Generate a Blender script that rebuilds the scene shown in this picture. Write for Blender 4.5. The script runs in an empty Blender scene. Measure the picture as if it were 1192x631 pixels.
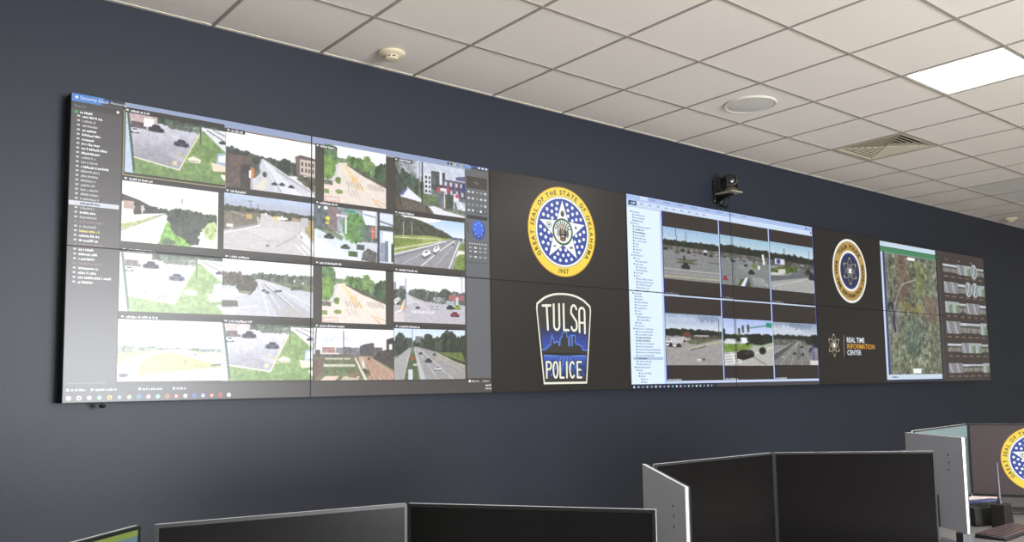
import bpy, math, random
import numpy as np
from mathutils import Vector, Matrix

scene = bpy.context.scene
col = scene.collection
PI = math.pi

# ------------------------------------------------------------------ helpers
def lin(c):
    a = np.asarray(c, dtype=np.float64)/255.0
    return np.where(a <= 0.04045, a/12.92, ((a+0.055)/1.055)**2.4)

def mat(name, color, rough=0.5, metal=0.0, spec=0.5, bump=0.0, bscale=200.0, var=0.0, vscale=8.0):
    m = bpy.data.materials.new(name); m.use_nodes = True
    nt = m.node_tree; b = nt.nodes['Principled BSDF']
    c = lin(color)
    b.inputs['Roughness'].default_value = rough
    b.inputs['Metallic'].default_value = metal
    b.inputs['Specular IOR Level'].default_value = spec
    tc = nt.nodes.new('ShaderNodeTexCoord')
    nz = nt.nodes.new('ShaderNodeTexNoise'); nz.inputs['Scale'].default_value = vscale
    nz.inputs['Detail'].default_value = 4
    nt.links.new(tc.outputs['Object'], nz.inputs['Vector'])
    mx = nt.nodes.new('ShaderNodeMix'); mx.data_type = 'RGBA'
    k = max(var, 0.01)
    mx.inputs[6].default_value = (*(c*(1-k)), 1); mx.inputs[7].default_value = (*np.minimum(c*(1+k), 1), 1)
    nt.links.new(nz.outputs['Fac'], mx.inputs[0]); nt.links.new(mx.outputs[2], b.inputs['Base Color'])
    if bump:
        n2 = nt.nodes.new('ShaderNodeTexNoise'); n2.inputs['Scale'].default_value = bscale
        n2.inputs['Detail'].default_value = 3
        nt.links.new(tc.outputs['Object'], n2.inputs['Vector'])
        bp = nt.nodes.new('ShaderNodeBump'); bp.inputs['Strength'].default_value = bump
        bp.inputs['Distance'].default_value = 0.002
        nt.links.new(n2.outputs['Fac'], bp.inputs['Height']); nt.links.new(bp.outputs['Normal'], b.inputs['Normal'])
    return m

def emit_mat(name, color, strength):
    m = bpy.data.materials.new(name); m.use_nodes = True
    b = m.node_tree.nodes['Principled BSDF']
    b.inputs['Base Color'].default_value = (0.8, 0.8, 0.8, 1)
    b.inputs['Emission Color'].default_value = (*lin(color), 1)
    b.inputs['Emission Strength'].default_value = strength
    return m

def picture_mat(name, rough, spec=0.5, strength=1.0):
    # an LCD face: dark front layer with a matt sheen, the picture shown is what it gives off
    m = bpy.data.materials.new(name); m.use_nodes = True
    nt = m.node_tree; b = nt.nodes['Principled BSDF']
    b.inputs['Base Color'].default_value = (0.012, 0.011, 0.010, 1)
    b.inputs['Roughness'].default_value = rough
    b.inputs['Specular IOR Level'].default_value = spec
    at = nt.nodes.new('ShaderNodeAttribute'); at.attribute_name = 'picture'
    nt.links.new(at.outputs['Color'], b.inputs['Emission Color'])
    b.inputs['Emission Strength'].default_value = strength
    return m

class MB:
    """collects boxes, lathes, tubes; build() links them as ONE mesh object"""
    def __init__(s): s.v = []; s.f = []
    def add(s, vs, fs):
        o = len(s.v); s.v += [tuple(v) for v in vs]; s.f += [tuple(i+o for i in f) for f in fs]; return s
    def box(s, x0, y0, z0, x1, y1, z1):
        return s.add([(x0,y0,z0),(x1,y0,z0),(x1,y1,z0),(x0,y1,z0),(x0,y0,z1),(x1,y0,z1),(x1,y1,z1),(x0,y1,z1)],
            [(0,3,2,1),(4,5,6,7),(0,1,5,4),(1,2,6,5),(2,3,7,6),(3,0,4,7)])
    def obox(s, cx, cy, cz, dx, dy, dz, M=None):
        vs = []
        for z in (-dz/2, dz/2):
            for x, y in ((-dx/2,-dy/2),(dx/2,-dy/2),(dx/2,dy/2),(-dx/2,dy/2)):
                p = Vector((x,y,z))
                if M is not None: p = M @ p
                vs.append((p.x+cx, p.y+cy, p.z+cz))
        return s.add(vs, [(0,3,2,1),(4,5,6,7),(0,1,5,4),(1,2,6,5),(2,3,7,6),(3,0,4,7)])
    def lathe(s, prof, c=(0,0,0), n=32, M=None):
        # prof: list of (r, z); r == 0 makes a pole
        vs = []; rings = []
        for r, z in prof:
            if r < 1e-6:
                rings.append([len(vs)]); vs.append(Vector((0,0,z)))
            else:
                rings.append(list(range(len(vs), len(vs)+n)))
                vs += [Vector((r*math.cos(2*PI*i/n), r*math.sin(2*PI*i/n), z)) for i in range(n)]
        fs = []
        for a, b in zip(rings, rings[1:]):
            for i in range(n):
                j = (i+1) % n
                if len(a) == 1 and len(b) == 1: continue
                if len(a) == 1: fs.append((a[0], b[j], b[i]))
                elif len(b) == 1: fs.append((a[i], a[j], b[0]))
                else: fs.append((a[i], a[j], b[j], b[i]))
        if M is not None: vs = [M @ v for v in vs]
        return s.add([(v.x+c[0], v.y+c[1], v.z+c[2]) for v in vs], fs)
    def tube(s, pts, r, n=10):
        P = [Vector(p) for p in pts]; vs = []; fs = []
        for i, p in enumerate(P):
            d = (P[min(i+1, len(P)-1)] - P[max(i-1, 0)]).normalized()
            u = d.cross(Vector((0.13, 0.31, 0.94))).normalized(); w = d.cross(u)
            rr = r[i] if isinstance(r, (list, tuple)) else r
            vs += [p + rr*(math.cos(2*PI*k/n)*u + math.sin(2*PI*k/n)*w) for k in range(n)]
        for i in range(len(P)-1):
            for k in range(n):
                l = (k+1) % n
                fs.append((i*n+k, i*n+l, (i+1)*n+l, (i+1)*n+k))
        fs.append(tuple(range(n-1, -1, -1))); fs.append(tuple((len(P)-1)*n+k for k in range(n)))
        return s.add([tuple(v) for v in vs], fs)
    def build(s, name, m, parent=None, bevel=0.0, smooth=False, kind=None, label=None):
        me = bpy.data.meshes.new(name); me.from_pydata(s.v, [], s.f); me.update()
        me.materials.append(m)
        if smooth:
            me.polygons.foreach_set('use_smooth', [True]*len(me.polygons))
            try: me.set_sharp_from_angle(angle=math.radians(40))
            except Exception: pass
        o = bpy.data.objects.new(name, me); col.objects.link(o)
        if parent is not None: o.parent = parent
        if bevel:
            b = o.modifiers.new('bevel', 'BEVEL'); b.width = bevel; b.segments = 2; b.limit_method = 'ANGLE'
        if kind: o['kind'] = kind
        if label: o['label'] = label
        return o

def thing(name, label, cat, loc=(0,0,0), rz=0.0, group=None):
    o = bpy.data.objects.new(name, None); col.objects.link(o)
    o.empty_display_size = 0.05
    o.location = loc; o.rotation_euler = (0, 0, rz); o['label'] = label; o['category'] = cat
    if group: o['group'] = group
    return o

# ------------------------------------------------------------------ picture canvas (what the screens show)
def vnoise(X, Y, sc, seed):
    r = np.random.RandomState(seed); N = 64
    g = r.rand(N, N)
    x = X*sc; y = Y*sc
    xi = np.floor(x).astype(int); yi = np.floor(y).astype(int); fx = x-xi; fy = y-yi
    fx = fx*fx*(3-2*fx); fy = fy*fy*(3-2*fy)
    a = g[yi % N, xi % N]; b = g[yi % N, (xi+1) % N]; c = g[(yi+1) % N, xi % N]; d = g[(yi+1) % N, (xi+1) % N]
    return (a*(1-fx)+b*fx)*(1-fy)+(c*(1-fx)+d*fx)*fy

def fnoise(X, Y, sc, seed):
    return (vnoise(X, Y, sc, seed)*0.5 + vnoise(X, Y, sc*2.1, seed+1)*0.3 + vnoise(X, Y, sc*4.3, seed+2)*0.2)*2-1

class Cv:
    """a small picture; u to the right, v downwards, both 0..1; colours sRGB 0..255"""
    def __init__(s, w, h, bg=(128,128,128), asp=1.7):
        s.w, s.h = w, h; s.asp = asp
        xs = (np.arange(2*w)+0.5)/(2*w); ys = (np.arange(2*h)+0.5)/(2*h)
        s.X, s.Y = np.meshgrid(xs, ys)
        s.a = np.zeros((2*h, 2*w, 3)); s.a[:] = bg; s.k = 10
    def _put(s, m, c, var, sc, al):
        s.k += 7
        c = np.asarray(c, float)
        if var:
            n = fnoise(s.X*s.asp, s.Y, sc, s.k)[..., None]
            cc = c*(1+var*n)
        else: cc = np.broadcast_to(c, s.a.shape)
        m = m[..., None]*al
        s.a = s.a*(1-m)+cc*m
        return s
    def P(s, c, pts, var=0.0, rough=0.0, sc=18, al=1.0):
        X, Y = s.X, s.Y
        if rough:
            s.k += 3
            X = X+rough*fnoise(s.X*s.asp, s.Y, 14, s.k+50); Y = Y+rough*1.4*fnoise(s.X*s.asp, s.Y, 14, s.k+90)
        ins = np.zeros(X.shape, bool); n = len(pts)
        for i in range(n):
            x0, y0 = pts[i]; x1, y1 = pts[(i+1) % n]
            if y0 == y1: continue
            cr = ((y0 > Y) != (y1 > Y)) & (X < (x1-x0)*(Y-y0)/(y1-y0)+x0)
            ins ^= cr
        return s._put(ins.astype(float), c, var, sc, al)
    def R(s, c, x0, y0, x1, y1, **k): return s.P(c, [(x0,y0),(x1,y0),(x1,y1),(x0,y1)], **k)
    def E(s, c, cx, cy, rx, ry, var=0.0, rough=0.0, sc=18, al=1.0):
        X, Y = s.X, s.Y
        if rough:
            s.k += 3
            X = X+rough*fnoise(s.X*s.asp, s.Y, 16, s.k+50); Y = Y+rough*1.4*fnoise(s.X*s.asp, s.Y, 16, s.k+90)
        return s._put(((((X-cx)/rx)**2+((Y-cy)/ry)**2) < 1).astype(float), c, var, sc, al)
    def L(s, c, pts, w, al=1.0):
        for (x0, y0), (x1, y1) in zip(pts, pts[1:]):
            ax, bx = x0*s.asp, x1*s.asp; dx, dy = bx-ax, y1-y0; d2 = dx*dx+dy*dy+1e-12
            t = np.clip(((s.X*s.asp-ax)*dx+(s.Y-y0)*dy)/d2, 0, 1)
            d = np.hypot(s.X*s.asp-ax-t*dx, s.Y-y0-t*dy)
            s._put((d < w/2).astype(float), c, 0, 1, al)
        return s
    def G(s, c0, c1, y0, y1):
        t = np.clip((s.Y-y0)/(y1-y0), 0, 1)[..., None]; m = ((s.Y >= y0) & (s.Y <= y1))[..., None]
        s.a = np.where(m, np.asarray(c0, float)*(1-t)+np.asarray(c1, float)*t, s.a); return s
    def trees(s, c, x0, x1, yb, yt, n, var=0.35, seed=1):
        r = random.Random(seed)
        for i in range(n):
            x = x0+(x1-x0)*(i+0.5)/n; t = (i+0.5)/n
            top = yt[0]+(yt[1]-yt[0])*t; bot = yb[0]+(yb[1]-yb[0])*t
            h = (bot-top); rx = (x1-x0)/n*r.uniform(0.75, 1.2)
            f = r.uniform(0.8, 1.2)
            s.E(tuple(q*f for q in c), x, bot-h*0.5, rx, h*r.uniform(0.5, 0.68), var=var, rough=0.018)
        return s
    def car(s, x, y, w, c, shade=True):
        h = w*s.asp*0.45
        if shade: s.E((50,50,55), x, y+h*0.42, w*0.55, h*0.2, al=0.7)
        s.P(c, [(x-w/2,y-h*0.05),(x-w*0.3,y-h*0.12),(x-w*0.2,y-h*0.5),(x+w*0.2,y-h*0.5),(x+w*0.33,y-h*0.1),(x+w/2,y),(x+w/2,y+h*0.4),(x-w/2,y+h*0.4)])
        s.P((40,42,50), [(x-w*0.24,y-h*0.1),(x-w*0.17,y-h*0.42),(x+w*0.17,y-h*0.42),(x+w*0.26,y-h*0.1)])
        for q in (-0.28, 0.28): s.E((25,25,28), x+q*w, y+h*0.38, w*0.09, h*0.16)
        return s
    def N(s, amt, sc, seed):
        s.a = s.a*(1+amt*fnoise(s.X*s.asp, s.Y, sc, seed)[..., None]); return s
    def out(s, gain=1.0, lift=0.0, con=1.12, mid=132):
        lum = s.a.mean(-1, keepdims=True)
        k = 1-np.clip(lum/255, 0, 1)**1.5
        n = 0.15*fnoise(s.X*s.asp, s.Y, 30, 77)+0.13*fnoise(s.X*s.asp, s.Y, 55, 78)
        v = s.a*0.86+lum*0.14
        v = np.maximum((v*(1+k*n[..., None])-mid)*con+mid, 6)
        a = v.reshape(s.h, 2, s.w, 2, 3).mean((1, 3))
        a = lift+(255-lift)*np.clip(a*gain/255, 0, 1)
        return np.clip(a, 0, 255)

# ---- the camera views
def lot(w, h, gain, lift=0):
    c = Cv(w, h, (172,170,184))
    c.G((214,214,228), (152,150,162), 0, 0.85)
    c.N(0.10, 14, 3)
    for i in range(9):
        y = 0.42+0.045*i
        c.L((120,116,128), [(0.1, y+0.02), (0.62-0.02*i, y+0.03)], 0.010, al=0.22)
    c.trees((70,88,72), 0.28, 1.0, (0.10,0.12), (-0.03,-0.02), 11, seed=4)
    c.trees((110,120,110), 0.42, 0.72, (0.15,0.15), (0.05,0.06), 7, seed=9)
    c.R((196,172,172), 0.04, 0.0, 0.30, 0.13, var=0.1); c.R((105,92,95), 0.05, 0.13, 0.20, 0.24, var=0.2); c.R((238,238,244), 0.17, 0.05, 0.27, 0.19)
    c.P((222,224,232), [(0.74,0.04),(1,0.05),(1,0.42),(0.745,0.11)], var=0.06)
    c.L((120,122,132), [(0.80,0.08),(1.0,0.24)], 0.022); c.L((130,132,140), [(0.86,0.06),(1.0,0.13)], 0.018)
    c.car(0.96, 0.25, 0.07, (60,62,70))
    grass = (126,156,92)
    c.P(grass, [(0.06,0.72),(0.52,0.84),(0.72,0.17),(0.76,0.10),(1,0.42),(1,1),(0.06,1)], var=0.22, sc=16)
    c.P((110,142,80), [(0.2,0.86),(0.7,0.9),(1,0.7),(1,1),(0.1,1)], var=0.25, rough=0.05, sc=12, al=0.5)
    c.L((236,232,214), [(0.08,0.725),(0.52,0.84),(0.72,0.19)], 0.020)
    c.L((214,210,120), [(0.555,0.74),(0.72,0.19)], 0.012)
    c.L((70,72,78), [(0.735,0.02),(0.735,0.34)], 0.016)
    for i in range(5): c.L((226,226,226), [(0.42+0.03*i,0.58+0.01*i),(0.50+0.03*i,0.70)], 0.010, al=0.7)
    c.L((210,196,90), [(0.50,0.55),(0.58,0.64)], 0.014)
    c.R((222,205,150), 0.46, 0.71, 0.50, 0.77)
    c.car(0.54, 0.37, 0.15, (66,70,96)); c.car(0.29, 0.19, 0.15, (48,46,58)); c.car(0.09, 0.28, 0.10, (222,224,232))
    c.P((238,228,206), [(0.60,0.63),(0.66,0.57),(0.74,0.61),(0.735,0.68),(0.64,0.68)]); c.L((130,110,95), [(0.64,0.655),(0.72,0.655)], 0.012)
    c.P((160,180,206), [(0.91,0.46),(1,0.42),(1,0.66),(0.90,0.64)]); c.P((232,238,244), [(0.925,0.50),(1,0.46),(1,0.60),(0.92,0.60)])
    c.P((232,214,190), [(0.845,0.63),(1,0.66),(1,0.76),(0.87,0.78)]); c.P((240,236,226), [(0.945,0.82),(1,0.82),(1,0.92),(0.97,0.9)])
    c.P((186,206,226), [(0,0),(0.015,0),(0.085,1),(0,1)], var=0.06); c.P((72,92,82), [(0.012,0),(0.035,0),(0.10,0.93),(0.082,1)])
    return c.out(gain, lift)

def road_building(w, h):
    c = Cv(w, h, (226,226,234)); c.G((252,253,255), (244,248,252), 0, 0.5)
    c.trees((74,80,74), -0.02, 0.42, (0.66,0.56), (0.30,0.40), 8, seed=2)
    c.trees((72,84,70), 0.42, 0.80, (0.60,0.66), (0.42,0.40), 9, seed=5); c.E((62,74,62), 0.65, 0.50, 0.07, 0.14, var=0.3, rough=0.02)
    c.P((202,204,214), [(0.385,0.42),(0.40,0.42),(1.0,0.93),(1,1),(0.28,1)], var=0.05)
    c.P((232,232,240), [(0.40,0.44),(0.43,0.46),(0.85,1),(0.62,1)], al=0.7)
    c.L((160,160,172), [(0.42,0.5),(0.62,1)], 0.012); c.L((250,250,252), [(0.41,0.46),(0.52,0.8),(0.55,1)], 0.012); c.L((170,160,150),[(0.55,0.60),(1,0.94)],0.02)
    c.P((108,92,86), [(0.0,0.42),(0.26,0.42),(0.27,1),(0.0,1)], var=0.18, sc=9); c.P((74,66,64), [(0.16,0.60),(0.27,0.55),(0.27,1),(0.16,1)], var=0.2)
    c.P((92,104,90), [(0.29,0.55),(0.36,0.5),(0.37,0.70),(0.30,0.82)], var=0.3, rough=0.02)
    c.L((80,74,72), [(0.285,0.42),(0.285,0.98)], 0.014); c.R((214,130,70), 0.265, 0.62, 0.305, 0.80); c.R((238,236,240), 0.25, 0.66, 0.272, 0.80)
    c.P((222,216,200), [(0.30,0.97),(0.40,0.78),(0.45,0.76),(0.42,1)])
    c.P((120,106,104), [(0.76,0.30),(0.82,0.26),(1,0.28),(1,0.62),(0.78,0.62)]); c.P((206,190,176), [(0.82,0.32),(1,0.32),(1,0.62),(0.82,0.60)])
    c.P((110,96,92), [(0.75,0.30),(0.82,0.245),(1,0.275),(1,0.325)])
    for i in range(4):
        for j in range(2): c.R((62,58,70), 0.835+0.042*i, 0.37+0.115*j, 0.856+0.042*i, 0.44+0.115*j)
    c.P((96,94,76), [(0.80,0.62),(1,0.62),(1,0.92),(0.78,0.70)], var=0.35, rough=0.02)
    for i in range(7): c.L((244,244,246), [(0.72+0.045*i,0.90),(0.76+0.045*i,0.985)], 0.016)
    for x, y in ((0.53,0.84),(0.615,0.83),(0.72,0.85)): c.car(x, y, 0.068, (58,56,64))
    c.E((80,74,72), 0.42, 0.70, 0.025, 0.05)
    return c.out()

def avenue(w, h, gain=1.0):
    c = Cv(w, h, (226,214,200), 1.2); c.G((236,246,255), (252,254,255), 0, 0.3)
    c.trees((112,136,94), 0.18, 0.42, (0.33,0.34), (0.20,0.22), 5, seed=3)
    c.trees((104,134,84), 0.38, 0.80, (0.38,0.50), (0.16,0.20), 8, seed=6); c.E((128,160,96), 0.68, 0.24, 0.08, 0.15, var=0.35, rough=0.03)
    c.trees((82,106,76), 0.78, 1.05, (0.52,0.62), (0.26,0.20), 5, seed=8)
    c.P((228,216,206), [(0.22,0.30),(0.34,0.28),(1,0.62),(1,1),(0.0,1),(0.0,0.66)], var=0.04)
    c.P((96,92,84), [(0.36,0.30),(0.60,0.40),(1,0.58),(1,0.63),(0.6,0.46),(0.36,0.32)], var=0.2)
    c.P((236,208,150), [(0.30,0.32),(0.35,0.32),(0.66,0.72),(0.50,0.72)], al=0.75, var=0.05); c.P((232,186,130), [(0.42,0.5),(0.52,0.5),(0.55,0.58),(0.45,0.6)], al=0.6)
    for i in range(5): c.L((180,164,158), [(0.36+0.05*i,0.60),(0.40+0.05*i,0.70)], 0.02)
    for i in range(5): c.L((176,160,150), [(0.70+0.05*i,0.60),(0.76+0.05*i,0.69)], 0.02)
    c.L((230,160,80), [(0.76,0.84),(0.92,1.0)], 0.016); c.L((230,170,90), [(0.82,0.86),(1.0,0.93)], 0.014)
    c.P((206,202,212), [(0.15,0.40),(0.23,0.32),(0.20,0.62),(0.0,0.72),(0,0.6)], al=0.8)
    c.E((96,128,84), 0.08, 0.16, 0.12, 0.18, var=0.35, rough=0.03); c.E((126,164,84), 0.07, 0.40, 0.11, 0.22, var=0.3, rough=0.03)
    c.L((110,96,84), [(0.06,0.55),(0.06,0.70)], 0.02); c.R((116,112,96), 0.0, 0.62, 0.14, 0.70, var=0.3, rough=0.02)
    c.R((120,146,72), 0.17, 0.55, 0.26, 0.66, var=0.3, rough=0.02); c.E((140,158,84), 0.24, 0.80, 0.06, 0.04); c.R((130,156,84), 0, 0.78, 0.08, 0.86, var=0.2)
    c.P((236,214,206), [(0,0.72),(0.22,0.70),(0.20,0.78),(0,0.78)]); c.L((220,150,150), [(0.02,0.91),(0.24,0.90),(0.24,0.97),(0.02,0.98),(0.02,0.91)], 0.014)
    for i in range(3): c.L((198,184,176), [(0.38+0.06*i,0.74),(0.44+0.06*i,0.86)], 0.03, al=0.6)
    return c.out(gain)

def signals(w, h):
    c = Cv(w, h, (112,118,112)); c.N(0.3, 16, 11)
    c.P((196,204,222), [(0.05,0),(1,0),(1,0.4),(0.3,0.4)], var=0.12)
    c.R((158,164,172), 0.06, 0.0, 0.30, 0.5, var=0.35, sc=10); c.trees((70,88,72), 0.08, 0.34, (0.7,0.7), (0.2,0.4), 5, seed=3)
    c.R((214,216,224), 0.40, 0.22, 0.50, 0.62)
    for i in range(2):
        for j in range(4): c.R((48,52,62), 0.415+0.05*i, 0.27+0.09*j, 0.44+0.05*i, 0.32+0.09*j)
    c.R((84,90,92), 0.50, 0.15, 0.70, 0.52, var=0.4); c.R((226,228,236), 0.62, 0.13, 0.66, 0.40); c.R((100,86,110), 0.66, 0.28, 1.0, 0.62, var=0.4)
    for i in range(4): c.R((206,204,214), 0.69+0.08*i, 0.32, 0.725+0.08*i, 0.40); c.R((196,196,208), 0.70+0.08*i, 0.48, 0.73+0.08*i, 0.58)
    c.R((228,228,238), 0.82, 0.54, 0.90, 0.70); c.R((60,70,130), 0.95, 0.30, 1, 0.50)
    c.P((104,98,140), [(0.86,0.2),(1,0.16),(1,0.26),(0.86,0.26)])
    c.P((76,82,76), [(0,0.15),(0.12,0.5),(0.06,0.78),(0,0.8)], var=0.3)
    c.P((100,120,84), [(0.3,0.62),(0.62,0.66),(0.62,0.84),(0.32,0.8)], var=0.3, rough=0.03)
    c.P((228,228,236), [(0.07,0.70),(0.16,0.54),(0.36,0.74),(0.36,0.80),(0.08,0.74)]); c.P((96,104,170), [(0.07,0.70),(0.16,0.54),(0.17,0.58),(0.10,0.72)])
    c.P((92,82,70), [(0,0.74),(0.36,0.80),(0.5,0.9),(0.5,1),(0,1)], var=0.2)
    for i in range(11): c.L((150,146,140), [(0.10+0.03*i,0.80),(0.11+0.03*i,0.97)], 0.01)
    c.P((226,224,232), [(0.46,0.86),(0.54,0.84),(1,0.97),(1,1),(0.55,1)]); c.P((124,136,110), [(0.62,0.86),(1,0.92),(1,0.965),(0.68,0.90)], var=0.25)
    c.R((228,222,232), 0.63, 0.46, 0.74, 0.52); c.E((206,66,86), 0.605, 0.50, 0.022, 0.05); c.E((206,66,86), 0.74, 0.49, 0.022, 0.05); c.E((196,84,110), 0.875, 0.58, 0.028, 0.04)
    c.R((70,82,72), 0.72, 0.56, 0.82, 0.84, var=0.3, rough=0.02); c.L((220,214,206), [(0.69,0.52),(0.69,0.84)], 0.028); c.L((206,206,214), [(0.83,0.56),(0.83,0.84)], 0.02)
    c.R((104,112,176), 0.63, 0.62, 0.655, 0.80); c.P((206,214,226), [(0.85,0.66),(1,0.70),(1,0.86),(0.88,0.84)], var=0.2)
    c.L((50,52,58), [(0.375,0.02),(0.37,0.80)], 0.035); c.L((140,134,140), [(0.34,0.02),(0.33,0.6)], 0.02)
    return c.out()

def path_tree(w, h):
    c = Cv(w, h, (250,252,255)); c.G((248,251,255), (255,255,255), 0, 0.5)
    c.trees((72,84,74), 0.24, 0.52, (0.58,0.52), (0.40,0.42), 8, seed=2)
    c.trees((78,90,74), 0.85, 1.02, (0.62,0.62), (0.44,0.42), 4, seed=5)
    c.P((84,78,80), [(0,0.22),(0.18,0.30),(0.36,0.43),(0.36,0.48),(0,0.34)]); c.R((196,170,160), 0.02, 0.33, 0.12, 0.46, var=0.1)
    c.R((76,76,66), 0.12, 0.36, 0.20, 0.60, var=0.3, rough=0.02); c.R((206,190,190), 0.19, 0.38, 0.22, 0.48); c.R((70,72,72), 0.23, 0.38, 0.36, 0.50, var=0.3)
    c.P((250,250,252), [(0,0.58),(0.30,0.50),(0.46,0.47),(0,0.70)], var=0.05)
    c.P((196,200,140), [(0,0.72),(0.40,0.50),(0.44,0.50),(0,0.82)], var=0.2, rough=0.01); c.L((160,150,140), [(0,0.83),(0.42,0.50)], 0.01)
    c.P((255,253,254), [(0,0.86),(0.42,0.50),(0.47,0.49),(0.35,1),(0,1)])
    c.P((142,196,92), [(0.47,0.52),(0.62,0.70),(0.82,1),(0.36,1)], var=0.28, rough=0.02); c.E((110,136,92), 0.47, 0.95, 0.07, 0.07, var=0.3, rough=0.02)
    c.P((238,242,240), [(0.80,0.80),(1,0.9),(1,1),(0.7,1)]); c.E((186,206,140), 0.92, 0.70, 0.08, 0.16, var=0.35, rough=0.03)
    c.E((86,92,84), 0.66, 0.62, 0.18, 0.24, var=0.35, rough=0.03); c.E((78,84,78), 0.56, 0.52, 0.10, 0.16, var=0.35, rough=0.03); c.E((92,96,86), 0.78, 0.54, 0.10, 0.16, var=0.3, rough=0.03)
    c.E((80,88,78), 0.72, 0.80, 0.09, 0.16, var=0.35, rough=0.03); c.L((250,250,252), [(0.80,0.82),(0.99,0.92)], 0.06); c.L((120,120,180), [(0.995,0.4),(0.99,0.85)], 0.015)
    c.L((110,120,180), [(0.61,0.20),(0.61,0.27)], 0.02)
    c.R((255,255,255), 0.985, 0, 1, 1)
    return c.out()

def junction(w, h):
    c = Cv(w, h, (196,190,194)); c.G((190,206,232), (176,180,196), 0, 0.3)
    c.N(0.04, 8, 2)
    c.trees((84,86,72), -0.02, 1.02, (0.40,0.36), (0.22,0.26), 24, seed=2)
    c.P((132,126,112), [(0,0.32),(0.4,0.30),(0.38,0.48),(0,0.66)], var=0.15); c.L((170,160,150), [(0.08,0.32),(0.30,0.40)], 0.02); c.R((210,176,110), 0.24, 0.34, 0.30, 0.42); c.R((226,226,230), 0.03, 0.54, 0.10, 0.60)
    c.P((206,202,204), [(0.40,0.30),(0.46,0.30),(0.62,0.40),(0.92,0.36),(1,0.62),(1,1),(0,1),(0,0.72),(0.38,0.50)], var=0.05)
    c.P((222,218,218), [(0.20,0.62),(0.6,0.52),(0.78,0.60),(0.45,0.78)], al=0.5); c.L((236,232,230), [(0,0.71),(0.38,0.52),(0.36,0.38)], 0.022)
    c.L((90,96,120), [(0.10,0.64),(0.37,0.50)], 0.012)
    c.P((232,206,120), [(0.53,0.33),(0.60,0.32),(0.61,0.39),(0.55,0.41)]); c.P((236,236,240), [(0.58,0.33),(0.68,0.33),(0.66,0.38),(0.58,0.38)]); c.R((170,140,120), 0.74, 0.32, 0.9, 0.38, var=0.2)
    c.L((150,146,152), [(0.56,0.88),(0.78,0.66),(0.84,0.56)], 0.012); c.P((232,228,228), [(0.80,0.62),(0.86,0.54),(1,0.80),(1,0.92),(0.9,0.78)]); c.P((150,140,116), [(0.82,0.60),(0.87,0.66),(0.85,0.69)])
    c.P((178,160,110), [(0.88,0.34),(1,0.32),(1,0.74),(0.90,0.56)], var=0.2); c.R((196,190,200), 0.85, 0.30, 0.93, 0.46)
    c.L((250,248,246), [(0.86,0.80),(0.97,0.98)], 0.03); c.L((244,242,240), [(0.78,0.80),(0.90,0.98)], 0.02); c.L((232,150,150),[(0.84,0.42),(0.83,0.6)],0.01)
    c.L((96,96,104), [(0.28,0.10),(0.29,0.26)], 0.012); c.L((96,96,104), [(0.25,0.11),(0.31,0.10)], 0.01); c.L((120,116,120), [(0.36,0.15),(0.38,0.48)], 0.012); c.L((140,146,180), [(0.835,0.36),(0.835,0.52)], 0.012)
    for x, y in ((0.45,0.30),(0.63,0.32),(0.68,0.35)): c.E((250,250,240), x, y, 0.012, 0.02)
    c.L((176,172,176), [(0.3,0.68),(0.5,0.80)], 0.01); c.E((120,116,116), 0.47, 0.87, 0.02, 0.02); c.L((206,190,196),[(0,0.9),(0.5,1.0)],0.02)
    return c.out()

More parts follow.
